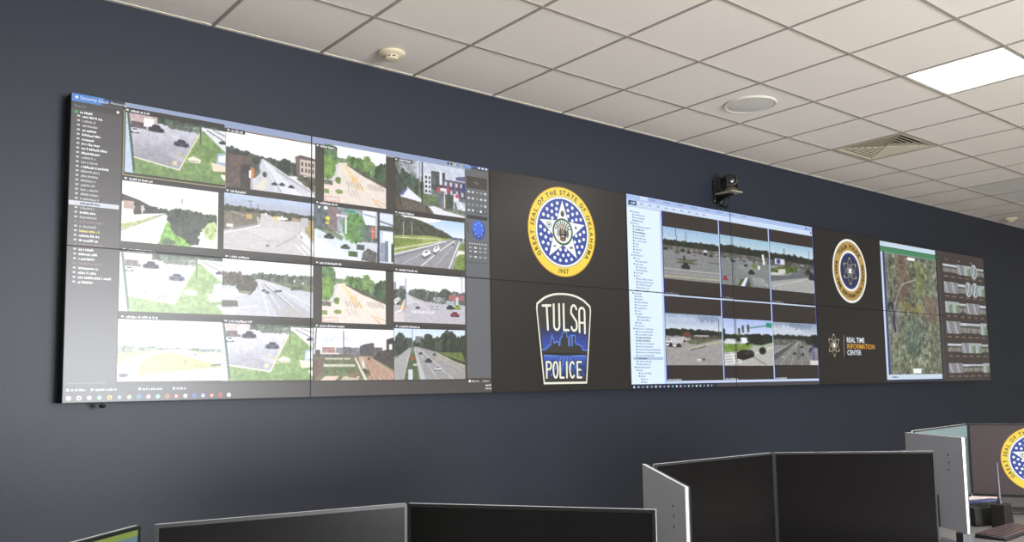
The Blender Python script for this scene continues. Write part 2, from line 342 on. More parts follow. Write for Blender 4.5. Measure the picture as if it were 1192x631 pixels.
def street_trees(w, h):
    c = Cv(w, h, (208,216,226)); c.G((150,160,170), (210,220,230), 0, 0.5)
    c.R((96,106,112), 0, 0, 0.36, 0.46, var=0.4, sc=10); c.R((138,120,120), 0.17, 0.02, 0.28, 0.48, var=0.2)
    c.R((150,160,170), 0.28, 0.0, 0.44, 0.5, var=0.4, sc=12)
    c.R((226,232,242), 0.60, 0.0, 0.78, 0.30); c.R((214,222,236), 0.82, 0.02, 1, 0.3); c.L((120,126,140), [(0.62,0.08),(0.78,0.12)], 0.02); c.L((110,116,130), [(0.82,0.18),(1,0.24)], 0.03)
    c.R((84,92,90), 0.80, 0.26, 1, 0.36, var=0.3); c.R((110,120,120), 0.56, 0.28, 0.82, 0.62, var=0.4)
    c.P((214,224,232), [(0,0.48),(0.3,0.56),(0.62,0.80),(0.62,1),(0,1)], var=0.06, sc=8); c.P((236,242,246), [(0,0.60),(0.4,0.86),(0.6,1),(0,1)], al=0.6)
    c.P((92,110,74), [(0.0,0.44),(0.14,0.40),(0.36,0.56),(0.34,0.64)], var=0.3, al=0.7)
    c.trees((96,140,80), 0.38, 0.60, (0.62,0.62), (0.10,0.14), 4, seed=2); c.E((104,150,84), 0.47, 0.36, 0.09, 0.24, var=0.35, rough=0.04); c.E((110,146,104), 0.56, 0.46, 0.06, 0.2, var=0.35, rough=0.04)
    c.R((220,234,230), 0.375, 0.14, 0.395, 0.5)
    c.P((224,222,60), [(0.13,0.24),(0.165,0.19),(0.20,0.24),(0.165,0.29)]); c.R((220,222,90), 0.14, 0.31, 0.18, 0.35)
    c.R((70,160,130), 0.37, 0.03, 0.50, 0.09); c.R((206,150,160), 0.26, 0.13, 0.30, 0.20); c.R((206,150,160), 0.37, 0.13, 0.41, 0.19); c.R((226,228,236), 0.27, 0.15, 0.40, 0.18)
    c.E((240,244,246), 0.06, 0.05, 0.015, 0.025); c.E((240,244,246), 0.14, 0.05, 0.025, 0.035)
    c.car(0.18, 0.57, 0.12, (74,78,84)); c.car(0.38, 0.74, 0.11, (84,92,80)); c.R((86,110,70), 0.42, 0.82, 0.535, 0.92, var=0.2); c.P((104,104,104), [(0.58,0.98),(0.60,0.82),(0.66,0.74),(0.78,0.80),(0.78,1)], var=0.35, rough=0.01)
    c.R((88,92,96), 0.52, 0.68, 0.62, 0.78, var=0.3); c.R((230,104,60), 0.715, 0.30, 0.745, 0.54, var=0.2); c.L((226,190,170), [(0.715,0.40),(0.745,0.40)], 0.02)
    c.L((60,66,78), [(0.805,0),(0.80,1)], 0.05); c.L((190,196,206), [(0.775,0),(0.77,0.5)], 0.03)
    c.R((232,238,246), 0.86, 0.38, 1, 0.56); c.R((110,130,150), 0.89, 0.56, 0.93, 0.97); c.R((236,240,248), 0.93, 0.56, 0.97, 0.97); c.R((70,76,70), 0.97, 0.6, 1, 0.96); c.R((150,160,180), 0.82, 0.6, 0.89, 0.97, var=0.2)
    return c.out()

def highway(w, h):
    c = Cv(w, h, (160,160,164)); c.G((178,206,240), (226,236,246), 0, 0.4)
    c.E((246,248,252), 0.35, 0.02, 0.3, 0.08, rough=0.03)
    c.P((78,84,68), [(0,0.0),(0.12,0.02),(0.34,0.06),(0.60,0.18),(0.80,0.32),(0.86,0.38),(0,0.42)], var=0.3, rough=0.018, sc=24)
    c.R((96,110,120), 0.80, 0.34, 1.0, 0.40, var=0.3)
    c.P((152,168,84), [(0,0.42),(0.5,0.36),(0.80,0.38),(0.0,0.78)], var=0.18, sc=10); c.P((118,142,66), [(0,0.46),(0.4,0.44),(0.1,0.62),(0,0.64)], var=0.2, al=0.8)
    c.L((226,216,190), [(0,0.46),(0.30,0.44),(0.66,0.40)], 0.014); c.L((236,230,214), [(0,0.70),(0.40,0.54),(0.68,0.43)], 0.016)
    c.P((152,152,160), [(0,0.80),(0.70,0.42),(0.92,0.38),(0.82,1),(0,1)], var=0.05)
    c.L((228,228,234), [(0,0.80),(0.45,0.58),(0.72,0.43)], 0.022); c.L((110,112,120), [(0,0.86),(0.45,0.62)], 0.016)
    c.L((246,242,228), [(0.36,1),(0.60,0.68),(0.85,0.40)], 0.018); c.L((236,236,240), [(0.10,0.98),(0.42,0.70)], 0.010, al=0.7); c.L((236,236,240), [(0.55,1),(0.86,0.45)], 0.009, al=0.7); c.L((246,244,238), [(0.76,1),(0.92,0.42)], 0.022)
    c.P((124,146,72), [(0.82,1),(0.87,0.76),(0.96,0.64),(1,0.68),(1,1)], var=0.2); c.P((120,146,70), [(0.90,0.58),(0.94,0.46),(1,0.44),(1,0.60)], var=0.2); c.P((232,226,214), [(0.86,0.74),(0.90,0.60),(1,0.60),(1,0.66),(0.92,0.68)])
    c.L((180,190,190), [(0.13,0.14),(0.13,0.42)], 0.022); c.L((170,178,176), [(0.24,0.12),(0.25,0.40)], 0.016)
    for x, y, s in ((0.44,0.72,0.13),(0.585,0.62,0.10)):
        c.P((60,62,68), [(x-0.55*s,y+0.06),(x+0.3*s,y-0.02),(x+0.5*s,y+0.02),(x-0.2*s,y+0.12)]); c.P((236,236,240), [(x-0.5*s,y+0.03),(x-0.2*s,y-0.06),(x+0.35*s,y-0.08),(x+0.5*s,y),(x-0.2*s,y+0.08)]); c.P((120,124,134), [(x-0.2*s,y-0.02),(x+0.05*s,y-0.06),(x+0.25*s,y-0.05),(x,y)])
    c.car(0.85, 0.55, 0.05, (200,204,226)); c.car(0.83, 0.49, 0.035, (50,52,58)); c.R((226,226,230), 0.97, 0.24, 0.985, 0.40)
    return c.out()

def road_bush(w, h):
    c = Cv(w, h, (204,206,214)); c.G((248,252,255), (244,248,252), 0, 0.3)
    c.trees((104,112,102), 0.32, 1.02, (0.42,0.46), (0.23,0.24), 16, seed=2); c.P((128,138,112), [(0.4,0.36),(1,0.38),(1,0.52),(0.6,0.44)], var=0.2); c.trees((116,112,98), -0.02, 0.2, (0.46,0.46), (0.24,0.22), 5, seed=7)
    c.P((206,206,216), [(0.36,0.33),(0.44,0.34),(1,0.58),(1,1),(0,1),(0,0.62),(0.30,0.56)], var=0.05)
    c.P((110,116,104), [(0.0,0.74),(0.16,0.74),(0.17,0.84),(0,0.86)], var=0.2); c.P((226,228,232), [(0,0.55),(0.18,0.52),(0.34,0.58),(0.1,0.70),(0,0.72)], var=0.05)
    c.E((102,100,86), 0.25, 0.44, 0.11, 0.18, var=0.25, rough=0.025); c.E((112,106,92), 0.13, 0.36, 0.10, 0.12, var=0.3, rough=0.03); c.R((150,160,130), 0.17, 0.56, 0.30, 0.60)
    c.P((176,178,190), [(0.40,0.40),(0.46,0.40),(0.98,0.92),(0.86,1),(0.6,1)], al=0.6)
    for a, b in (((0.39,0.36),(0.50,1)),((0.42,0.38),(0.68,0.98)),((0.46,0.40),(0.86,0.92)),((0.50,0.40),(1,0.78))): c.L((238,238,244), [a, b], 0.014)
    c.L((150,152,164), [(0.44,0.42),(0.78,0.84)], 0.014); c.P((192,188,186), [(0.60,0.86),(0.78,0.80),(0.98,1),(0.66,1)], al=0.8); c.L((240,240,242), [(0.14,0.88),(0.40,0.80)], 0.012); c.R((240,240,240),0,0.88,0.14,0.99)
    for x, y in ((0.44,0.53),(0.48,0.56),(0.58,0.53),(0.62,0.52)): c.car(x, y, 0.05, (104,106,116))
    c.R((98,106,90), 0.74, 0.43, 0.86, 0.50, var=0.3, rough=0.02); c.E((240,240,226), 0.78, 0.33, 0.012, 0.02); c.E((240,226,200), 0.88, 0.36, 0.012, 0.02)
    return c.out()

def road_cars(w, h):
    c = Cv(w, h, (190,186,196)); c.G((232,242,255), (248,250,253), 0, 0.4)
    c.R((150,160,176), 0.0, 0.20, 0.04, 0.4, var=0.1); c.R((140,148,164), 0.075, 0.27, 0.15, 0.42, var=0.15)
    c.trees((96,104,98), 0.22, 1.0, (0.58,0.58), (0.34,0.36), 18, seed=2); c.E((90,96,92), 0.36, 0.42, 0.08, 0.11, var=0.3, rough=0.02); c.E((86,92,88), 0.70, 0.40, 0.08, 0.13, var=0.3, rough=0.02)
    c.trees((88,96,88), -0.02, 0.17, (0.66,0.60), (0.38,0.34), 4, seed=4)
    c.R((188,110,112), 0.76, 0.40, 0.98, 0.50, var=0.15); c.R((206,206,210), 0.86, 0.44, 0.90, 0.64); c.R((176,184,190), 0.72, 0.52, 0.84, 0.60, var=0.3); c.R((150,160,160), 0.54, 0.46, 0.70, 0.56, var=0.4)
    c.P((192,188,198), [(0.18,0.42),(0.22,0.46),(0.42,0.56),(1,0.66),(1,1),(0,1),(0,0.86),(0.16,0.70)], var=0.04)
    c.P((206,206,214), [(0.17,0.42),(0.19,0.42),(0.30,0.58),(0.17,0.66)]); c.P((212,176,140), [(0.06,0.76),(0.14,0.54),(0.165,0.56),(0.165,0.76)]); c.P((232,230,232), [(0.01,0.80),(0.10,0.74),(0.145,0.52),(0.15,0.56),(0.11,0.78),(0.02,0.83)])
    c.P((206,206,206), [(0.0,0.56),(0.06,0.50),(0.10,0.54),(0.02,0.66)], var=0.3)
    c.P((216,206,210), [(0,0.84),(0.14,0.80),(0.14,1),(0,1)])
    for i in range(9): c.L((246,246,248), [(0.25+0.035*i,0.76),(0.262+0.035*i,0.80)], 0.022)
    for a, b in (((0.20,0.5),(0.26,0.72)),((0.24,0.52),(0.50,0.74)),((0.36,0.8),(0.52,0.98)),((0.30,0.56),(0.56,0.74))): c.L((236,234,240), [a, b], 0.008, al=0.8)
    c.car(0.325, 0.69, 0.06, (44,46,54)); c.car(0.52, 0.68, 0.07, (226,228,232)); c.car(0.59, 0.68, 0.07, (228,228,234)); c.car(0.78, 0.65, 0.11, (58,62,66)); c.car(0.885, 0.64, 0.10, (150,206,60)); c.car(0.845, 0.79, 0.13, (150,62,84))
    c.L((110,112,150), [(0.165,0.12),(0.165,0.7)], 0.014); c.L((150,140,180), [(0.95,0.03),(0.955,0.44)], 0.016); c.L((110,116,130), [(0.91,0.04),(0.97,0.03)], 0.012)
    return c.out()

def field(w, h):
    c = Cv(w, h, (255,255,255))
    c.trees((150,166,146), -0.02, 0.36, (0.56,0.48), (0.43,0.44), 10, seed=2); c.trees((150,156,156), 0.3, 1.0, (0.50,0.52), (0.455,0.46), 14, seed=5)
    c.P((208,222,150), [(0,0.56),(0.34,0.49),(0.7,0.49),(1,0.60),(1,0.76),(0.30,0.88),(0,0.86)], var=0.10, sc=10)
    c.P((186,196,140), [(0.46,0.80),(0.8,0.72),(1,0.74),(1,0.78),(0.5,0.84)], var=0.15, al=0.7)
    c.P((255,255,255), [(0,0.72),(0.28,0.53),(0.44,0.49),(0.5,0.47),(0.45,0.52),(0.30,0.60),(0.16,0.88),(0.16,1),(0,1)]); c.P((255,255,255), [(0.45,0.50),(0.55,0.47),(1,0.62),(1,0.72),(0.75,0.64)])
    c.P((196,206,146), [(0.26,0.62),(0.31,0.60),(0.30,0.86),(0.17,0.90)], var=0.1); c.L((170,170,180), [(0.98,0.68),(0.72,0.58)], 0.008); c.L((120,130,130), [(0.90,0.74),(1,0.72)], 0.03)
    for i in range(6): c.R((240,150,90), 0.20+0.012*(i % 3), 0.70+0.035*i, 0.22+0.012*(i % 3), 0.725+0.035*i); c.R((190,140,190), 0.265+0.004*i, 0.84-0.03*i, 0.275+0.004*i, 0.865-0.03*i)
    c.E((110,110,124), 0.06, 0.90, 0.045, 0.035, var=0.3); c.L((130,130,150), [(0.04,0.82),(0.08,0.81)], 0.012); c.L((120,120,140), [(0.10,0.88),(0.15,0.78),(0.12,0.76)], 0.014)
    c.P((255,255,255), [(0.30,0.89),(1,0.78),(1,1),(0.16,1)]); c.E((130,130,130), 0.64, 0.68, 0.008, 0.03); c.car(0.735, 0.56, 0.03, (120,124,130))
    return c.out()

def skyline(w, h):
    c = Cv(w, h, (130,130,104)); c.G((250,251,255), (232,234,246), 0, 0.5)
    c.E((206,212,232), 0.28, 0.24, 0.2, 0.08, rough=0.05, al=0.7); c.E((252,252,255), 0.32, 0.30, 0.15, 0.08, rough=0.05)
    c.R((186,146,140), 0.10, 0.36, 0.26, 0.48, var=0.15, rough=0.01); c.R((132,130,140), 0.27, 0.37, 0.60, 0.5, var=0.3, rough=0.006); c.R((120,116,120), 0.36, 0.36, 0.45, 0.52, var=0.2)
    c.P((92,88,92), [(0.56,0.34),(0.62,0.30),(0.72,0.27),(0.74,0.28),(0.74,0.52),(0.56,0.52)], var=0.15); c.R((112,106,116), 0.74, 0.36, 0.85, 0.5, var=0.2)
    c.P((84,78,72), [(0.80,0.44),(0.9,0.40),(1,0.42),(1,0.80),(0.72,0.56)], var=0.2); c.P((70,62,60), [(0.90,0.20),(1,0.15),(1,0.45),(0.90,0.42)]); c.R((248,248,250), 0.935, 0.29, 0.975, 0.40)
    c.R((226,216,212), 0.09, 0.47, 0.31, 0.51); c.R((112,108,104), 0.08, 0.50, 0.6, 0.56, var=0.3)
    c.P((120,128,92), [(0.12,0.55),(0.48,0.55),(0.62,0.96),(0.10,0.96)], var=0.2, sc=10); c.R((206,206,184), 0.12, 0.69, 0.50, 0.735, var=0.08); c.R((196,196,172), 0.14, 0.57, 0.44, 0.60, var=0.1); c.R((110,126,84), 0.14, 0.76, 0.44, 0.86, var=0.3, rough=0.02)
    c.P((232,206,186), [(0.08,1),(0.14,0.91),(0.31,0.91),(0.26,1)]); c.P((206,192,170), [(0.32,1),(0.36,0.92),(0.56,0.92),(0.54,1)]); c.P((150,124,96), [(0.42,0.86),(0.54,0.86),(0.52,0.95),(0.42,0.94)], var=0.2)
    c.P((128,104,96), [(0,0.60),(0.12,0.58),(0.10,0.82),(0.02,1),(0,1)], var=0.12); c.R((98,92,92), 0.02, 0.42, 0.08, 0.56, var=0.2)
    c.P((196,160,140), [(0.60,0.54),(0.68,0.54),(1,0.84),(1,1),(0.64,1),(0.70,0.88)], var=0.08)
    for i in range(5): c.L((150,112,96), [(0.64+0.01*i,0.58),(0.72+0.07*i,1.0)], 0.010, al=0.8)
    c.P((226,218,206), [(0.49,0.56),(0.51,0.56),(0.66,1),(0.62,1)]); c.P((206,180,160), [(0.54,0.54),(0.60,0.54),(0.66,0.80),(0.58,0.72)]); c.P((92,88,72), [(0.58,0.78),(0.64,0.78),(0.69,0.86),(0.63,0.88)])
    c.L((236,236,238), [(0.605,0.64),(0.605,0.76)], 0.03); c.L((214,150,140), [(0.66,0.58),(0.665,0.78)], 0.012); c.L((110,106,120), [(0.36,0.06),(0.36,0.6)], 0.02); c.E((60,58,60), 0.675, 0.58, 0.012, 0.03); c.L((120,116,130), [(0.035,0.02),(0.02,0.4)], 0.03)
    return c.out()

def boulevard(w, h):
    c = Cv(w, h, (150,150,154)); c.G((206,222,248), (228,236,248), 0, 0.35)
    c.trees((66,74,64), -0.02, 0.24, (0.56,0.40), (0.24,0.20), 6, seed=2); c.E((66,76,66), 0.08, 0.22, 0.06, 0.14, var=0.3, rough=0.03)
    c.trees((68,78,64), 0.28, 0.66, (0.46,0.52), (0.22,0.18), 9, seed=4); c.R((118,124,130), 0.29, 0.15, 0.36, 0.28); c.E((66,76,62), 0.76, 0.22, 0.13, 0.20, var=0.3, rough=0.03); c.E((64,74,62), 0.46, 0.26, 0.08, 0.16, var=0.3, rough=0.03)
    c.trees((64,74,58), 0.62, 1.05, (0.58,0.66), (0.24,0.14), 7, seed=6)
    c.P((112,128,70), [(0.62,0.46),(0.95,0.46),(1,0.66),(0.70,0.52)], var=0.25)
    c.P((170,168,168), [(0,0.62),(0.20,0.38),(0.24,0.38),(0.12,1),(0,1)], var=0.05); c.P((92,112,70), [(0.23,0.44),(0.28,0.42),(0.34,1),(0.13,1)], var=0.2)
    c.P((160,158,160), [(0.26,0.36),(0.30,0.35),(0.60,0.46),(1,0.76),(1,1),(0.36,1)], var=0.05); c.P((206,204,206), [(0.27,0.40),(0.29,0.40),(0.43,1),(0.36,1)], al=0.7)
    c.L((206,206,210), [(0.31,0.38),(0.60,1)], 0.012); c.L((226,222,214), [(0.35,0.40),(0.82,1)], 0.010); c.L((210,190,110), [(0.5,0.48),(1,0.86)], 0.010); c.L((206,200,140), [(0.60,0.50),(1,0.74)], 0.014); c.L((60,64,50), [(0.66,0.50),(1,0.70)], 0.016)
    c.L((214,196,190), [(0.21,0.44),(0.12,1)], 0.014)
    c.car(0.36, 0.48, 0.05, (60,62,70)); c.car(0.39, 0.53, 0.05, (220,222,226)); c.car(0.47, 0.62, 0.10, (70,68,72)); c.car(0.55, 0.50, 0.05, (50,52,52)); c.car(0.60, 0.78, 0.10, (206,212,226)); c.car(0.43, 0.56, 0.06, (190,186,190))
    c.E((196,70,64), 0.25, 0.58, 0.03, 0.025); c.R((206,212,226), 0.19, 0.80, 0.25, 1.0); c.L((130,140,170), [(0.25,0.02),(0.25,0.5)], 0.02); c.R((206,206,196), 0.26, 0.69, 0.31, 0.72)
    return c.out()

def g_lot(w, h):
    c = Cv(w, h, (140,142,144)); c.G((150,182,214), (196,214,226), 0, 0.35)
    c.trees((48,56,46), -0.02, 1.02, (0.36,0.36), (0.25,0.24), 22, seed=2); c.R((120,118,112), 0, 0.36, 1, 0.46, var=0.4, sc=20)
    for i in range(10): c.car(0.04+0.1*i, 0.42+0.02*((i*7) % 3), 0.07, [(60,60,66),(170,174,180),(110,112,120),(46,48,56)][i % 4])
    c.P((138,140,142), [(0,0.52),(1,0.48),(1,1),(0,1)], var=0.05); c.L((196,196,188), [(0,0.80),(1,0.80)], 0.02); c.L((176,172,146), [(0,0.94),(1,0.93)], 0.03); c.P((150,150,150), [(0,0.84),(1,0.84),(1,0.9),(0,0.9)])
    for y in (0.60,0.66): c.L((84,92,64), [(0.24,y),(0.58,y-0.01)], 0.022)
    c.P((104,112,78), [(0.26,0.60),(0.52,0.59),(0.56,0.63),(0.30,0.64)], var=0.2); c.E((60,58,54), 0.36, 0.57, 0.02, 0.05); c.car(0.38, 0.71, 0.15, (56,58,62)); c.L((90,96,74), [(0.80,0.60),(1,0.60)], 0.02)
    c.car(0.74, 0.38, 0.07, (236,238,244)); c.L((50,54,60), [(0.22,0.02),(0.24,0.30)], 0.014); c.L((60,64,72), [(0.40,0.06),(0.40,0.26)], 0.012); c.L((90,110,100), [(0.50,0.40),(0.50,0.66)], 0.01)
    return c.out(0.96, 0, 1.3, 150)

def g_median(w, h):
    c = Cv(w, h, (132,136,138)); c.G((150,184,206), (194,212,220), 0, 0.3)
    c.trees((48,58,46), -0.02, 1.02, (0.36,0.46), (0.2,0.24), 20, seed=3); c.R((110,110,104), 0, 0.36, 1, 0.46, var=0.4, sc=20)
    c.P((134,138,140), [(0,0.5),(0.5,0.42),(1,0.5),(1,1),(0,1)], var=0.06); c.P((150,154,156), [(0.30,0.62),(0.62,0.44),(0.66,0.46),(0.5,0.7)], al=0.6)
    for i in range(14):
        c.car(0.08+0.065*i, 0.44+0.04*((i*5) % 4)/2, 0.045, [(60,60,66),(190,194,200),(90,92,100)][i % 3])
    c.P((92,112,60), [(0.32,1),(0.38,0.86),(0.56,0.80),(0.60,1)], var=0.2); c.P((218,220,224), [(0.38,1),(0.48,0.82),(0.54,0.80),(0.47,1)]); c.P((70,72,150), [(0.46,1),(0.53,0.82),(0.56,0.82),(0.51,1)])
    c.P((120,132,84), [(0.56,0.64),(0.66,0.48),(0.72,0.54),(0.66,0.66)], var=0.25)
    for i in range(5): c.L((214,216,214), [(0.64+0.05*i,0.80),(0.70+0.06*i,0.95)], 0.016)
    c.P((160,160,160), [(0.56,0.66),(0.60,0.58),(0.68,0.64),(0.66,0.70)]); c.car(0.61, 0.68, 0.13, (60,62,66)); c.car(0.08, 0.86, 0.10, (206,60,84)); c.car(0.24, 0.50, 0.06, (48,48,60)); c.car(0.50, 0.56, 0.07, (50,52,56))
    c.P((232,234,238), [(0.84,0.30),(0.88,0.30),(0.90,0.52),(0.86,0.50)]); c.R((236,236,216), 0.75, 0.54, 0.79, 0.62); c.L((60,64,72), [(0.245,0),(0.245,0.98)], 0.02)
    return c.out(0.96, 0, 1.3, 150)

def g_corner(w, h):
    c = Cv(w, h, (150,152,154)); c.G((150,184,206), (206,222,226), 0, 0.34)
    c.trees((52,60,52), -0.02, 1.02, (0.40,0.42), (0.24,0.26), 18, seed=4); c.R((104,104,100), 0, 0.38, 1, 0.50, var=0.4, sc=20)
    c.R((206,208,222), 0.10, 0.34, 0.32, 0.46); c.R((70,76,150), 0.14, 0.36, 0.22, 0.44); c.R((86,84,78), 0.32, 0.36, 0.46, 0.5, var=0.4)
    c.P((92,112,58), [(0.0,0.56),(0.36,0.48),(0.62,0.50),(0.64,0.56),(0.3,0.64),(0,0.64)], var=0.25, rough=0.02); c.P((196,196,190), [(0.0,0.64),(0.3,0.62),(0.3,0.68),(0,0.70)]); c.P((206,200,190), [(0.16,0.56),(0.32,0.54),(0.34,0.62),(0.18,0.64)])
    c.P((112,116,120), [(0,0.70),(0.4,0.66),(0.7,0.50),(1,0.52),(1,0.70),(0,0.82)], var=0.05); c.P((166,166,166), [(0,0.82),(1,0.64),(1,1),(0,1)], var=0.05)
    c.L((196,196,196), [(0,0.92),(1,0.66)], 0.014); c.L((206,206,200), [(0.9,0.98),(1,0.9)], 0.014); c.L((126,126,128), [(0.40,0.86),(0.5,1)], 0.01)
    c.car(0.86, 0.54, 0.16, (66,70,78)); c.car(0.94, 0.64, 0.16, (52,54,60)); c.car(0.72, 0.42, 0.08, (200,204,210))
    c.L((60,64,70), [(0.32,0.12),(0.32,0.34)], 0.03); c.R((70,74,84), 0.52, 0.20, 0.56, 0.30); c.L((70,74,80), [(0.88,0.08),(0.89,0.40)], 0.016)
    return c.out(0.96, 0, 1.3, 150)

def g_plaza(w, h):
    c = Cv(w, h, (160,158,156)); c.G((150,168,196), (206,214,226), 0, 0.32)
    c.E((180,192,212), 0.3, 0.14, 0.35, 0.08, rough=0.06, al=0.8); c.E((128,144,172), 0.75, 0.08, 0.2, 0.06, rough=0.06, al=0.7)
    c.trees((50,58,50), -0.02, 1.02, (0.42,0.46), (0.30,0.32), 18, seed=4); c.R((120,80,70), 0.30, 0.35, 0.42, 0.46, var=0.3); c.R((92,90,84), 0.42, 0.40, 1, 0.50, var=0.4, sc=20)
    c.P((188,188,190), [(0,0.50),(0.3,0.44),(0.4,0.52),(0,0.66)], var=0.1); c.P((112,120,90), [(0.34,0.52),(0.9,0.46),(0.7,0.58),(0.4,0.58)], var=0.15)
    c.P((160,158,158), [(0,0.68),(0.5,0.60),(1,0.46),(1,1),(0,1)], var=0.06); c.L((206,196,150), [(0.36,0.68),(0.98,0.52)], 0.014); c.L((84,86,80), [(0.42,0.70),(0.7,0.62)], 0.014); c.L((140,138,138), [(0.3,0.74),(0.9,0.96)], 0.01)
    for x, y, k in ((0.03,0.60,(230,232,236)),(0.09,0.61,(40,42,48)),(0.16,0.61,(236,238,240)),(0.22,0.61,(44,46,50)),(0.06,0.54,(220,222,226))): c.car(x, y, 0.09, k)
    c.E((220,220,222), 0.56, 0.90, 0.035, 0.03); c.E((70,70,72), 0.56, 0.905, 0.012, 0.015); c.E((80,80,84), 0.65, 0.88, 0.02, 0.025); c.E((44,46,50), 0.32, 0.53, 0.02, 0.025)
    c.L((90,92,100), [(0.94,0.1),(0.94,0.42)], 0.016); c.R((196,190,186), 0.5, 0.41, 0.75, 0.435)
    return c.out(0.96, 0, 1.3, 150)

def g_truck(w, h):
    c = Cv(w, h, (168,168,164)); c.G((164,182,226), (214,224,240), 0, 0.5)
    c.trees((56,66,54), -0.02, 1.02, (0.48,0.50), (0.34,0.34), 12, seed=4); c.R((226,228,236), 0.34, 0.40, 0.60, 0.54, var=0.1); c.trees((56,64,52), 0.5, 1.02, (0.54,0.54), (0.32,0.34), 6, seed=9); c.R((206,210,216), 0.04, 0.43, 0.26, 0.54, var=0.25)
    c.P((128,152,74), [(0,0.54),(0.6,0.52),(0.5,0.66),(0,0.72)], var=0.2); c.P((178,178,174), [(0,0.74),(0.6,0.62),(1,0.50),(1,1),(0,1)], var=0.05)
    c.L((226,226,206), [(0.6,0.74),(1,0.58)], 0.016); c.L((60,60,56), [(0.60,0.82),(0.84,0.98)], 0.012); c.P((160,184,150), [(0.6,0.60),(1,0.48),(1,0.52),(0.62,0.64)], var=0.1)
    for i in range(4): c.L((226,228,236), [(0.02,0.78+0.06*i),(0.34,0.74+0.06*i)], 0.02)
    c.L((236,238,246), [(0.14,0.72),(0.24,0.98)], 0.03)
    c.P((46,44,46), [(0.24,0.72),(0.34,0.66),(0.56,0.66),(0.60,0.72),(0.60,0.80),(0.38,0.88),(0.24,0.84)]); c.P((70,64,70), [(0.38,0.70),(0.56,0.67),(0.59,0.72),(0.40,0.77)]); c.E((40,42,46), 0.77, 0.67, 0.075, 0.08, var=0.4); c.R((44,46,50), 0.44, 0.50, 0.50, 0.56)
    c.L((60,130,110), [(0.52,0.19),(0.88,0.12)], 0.022); c.R((40,150,120), 0.86, 0.06, 0.99, 0.16)
    for x, y in ((0.31,0.20),(0.39,0.14),(0.49,0.12)): c.R((58,60,40), x-0.022, y, x+0.022, y+0.16); c.R((150,150,60), x-0.022, y+0.1, x-0.008, y+0.17)
    c.L((40,42,48), [(0.25,0.02),(0.25,0.98)], 0.022); c.E((50,60,60), 0.02, 0.28, 0.025, 0.06)
    return c.out(0.96, 0, 1.3, 150)

def g_avenue(w, h):
    c = Cv(w, h, (140,140,140)); c.G((140,156,180), (206,212,218), 0, 0.36)
    c.E((196,204,214), 0.3, 0.18, 0.4, 0.08, rough=0.06, al=0.8); c.E((120,136,162), 0.6, 0.08, 0.3, 0.06, rough=0.06, al=0.6)
    c.trees((56,62,56), -0.02, 1.02, (0.46,0.44), (0.30,0.32), 18, seed=4); c.R((110,112,104), 0, 0.40, 1, 0.54, var=0.45, sc=20); c.trees((46,54,44), 0.76, 1.0, (0.5,0.56), (0.32,0.28), 3, seed=2)
    c.P((132,132,132), [(0,0.86),(0.52,0.42),(0.58,0.42),(1,0.84),(1,1),(0,1)], var=0.05); c.P((88,90,88), [(0,0.76),(0.48,0.44),(0.52,0.44),(0,0.9)], al=0.8)
    for a, b in (((0.53,0.46),(0.12,1)),((0.54,0.46),(0.36,1)),((0.56,0.46),(0.62,1)),((0.57,0.46),(0.86,1))): c.L((196,196,196), [a, b], 0.014, al=0.8)
    c.P((96,100,86), [(0.55,0.48),(0.57,0.48),(0.62,0.80),(0.50,0.9)], al=0.5); c.L((190,190,190), [(0.0,0.72),(0.44,0.46)], 0.012)
    for x, y, k in ((0.46,0.72,(48,48,52)),(0.64,0.74,(52,54,58)),(0.20,0.80,(214,214,214)),(0.62,0.56,(60,60,64)),(0.84,0.60,(60,60,72)),(0.90,0.66,(190,194,206)),(0.82,0.66,(70,72,84))): c.car(x, y, 0.07, k)
    c.L((50,52,58), [(0.64,0.28),(0.64,0.46)], 0.02); c.R((84,88,160), 0.88, 0.5, 0.905, 1); c.R((206,204,200), 0.80, 0.88, 1, 1)
    return c.out(0.96, 0, 1.3, 150)

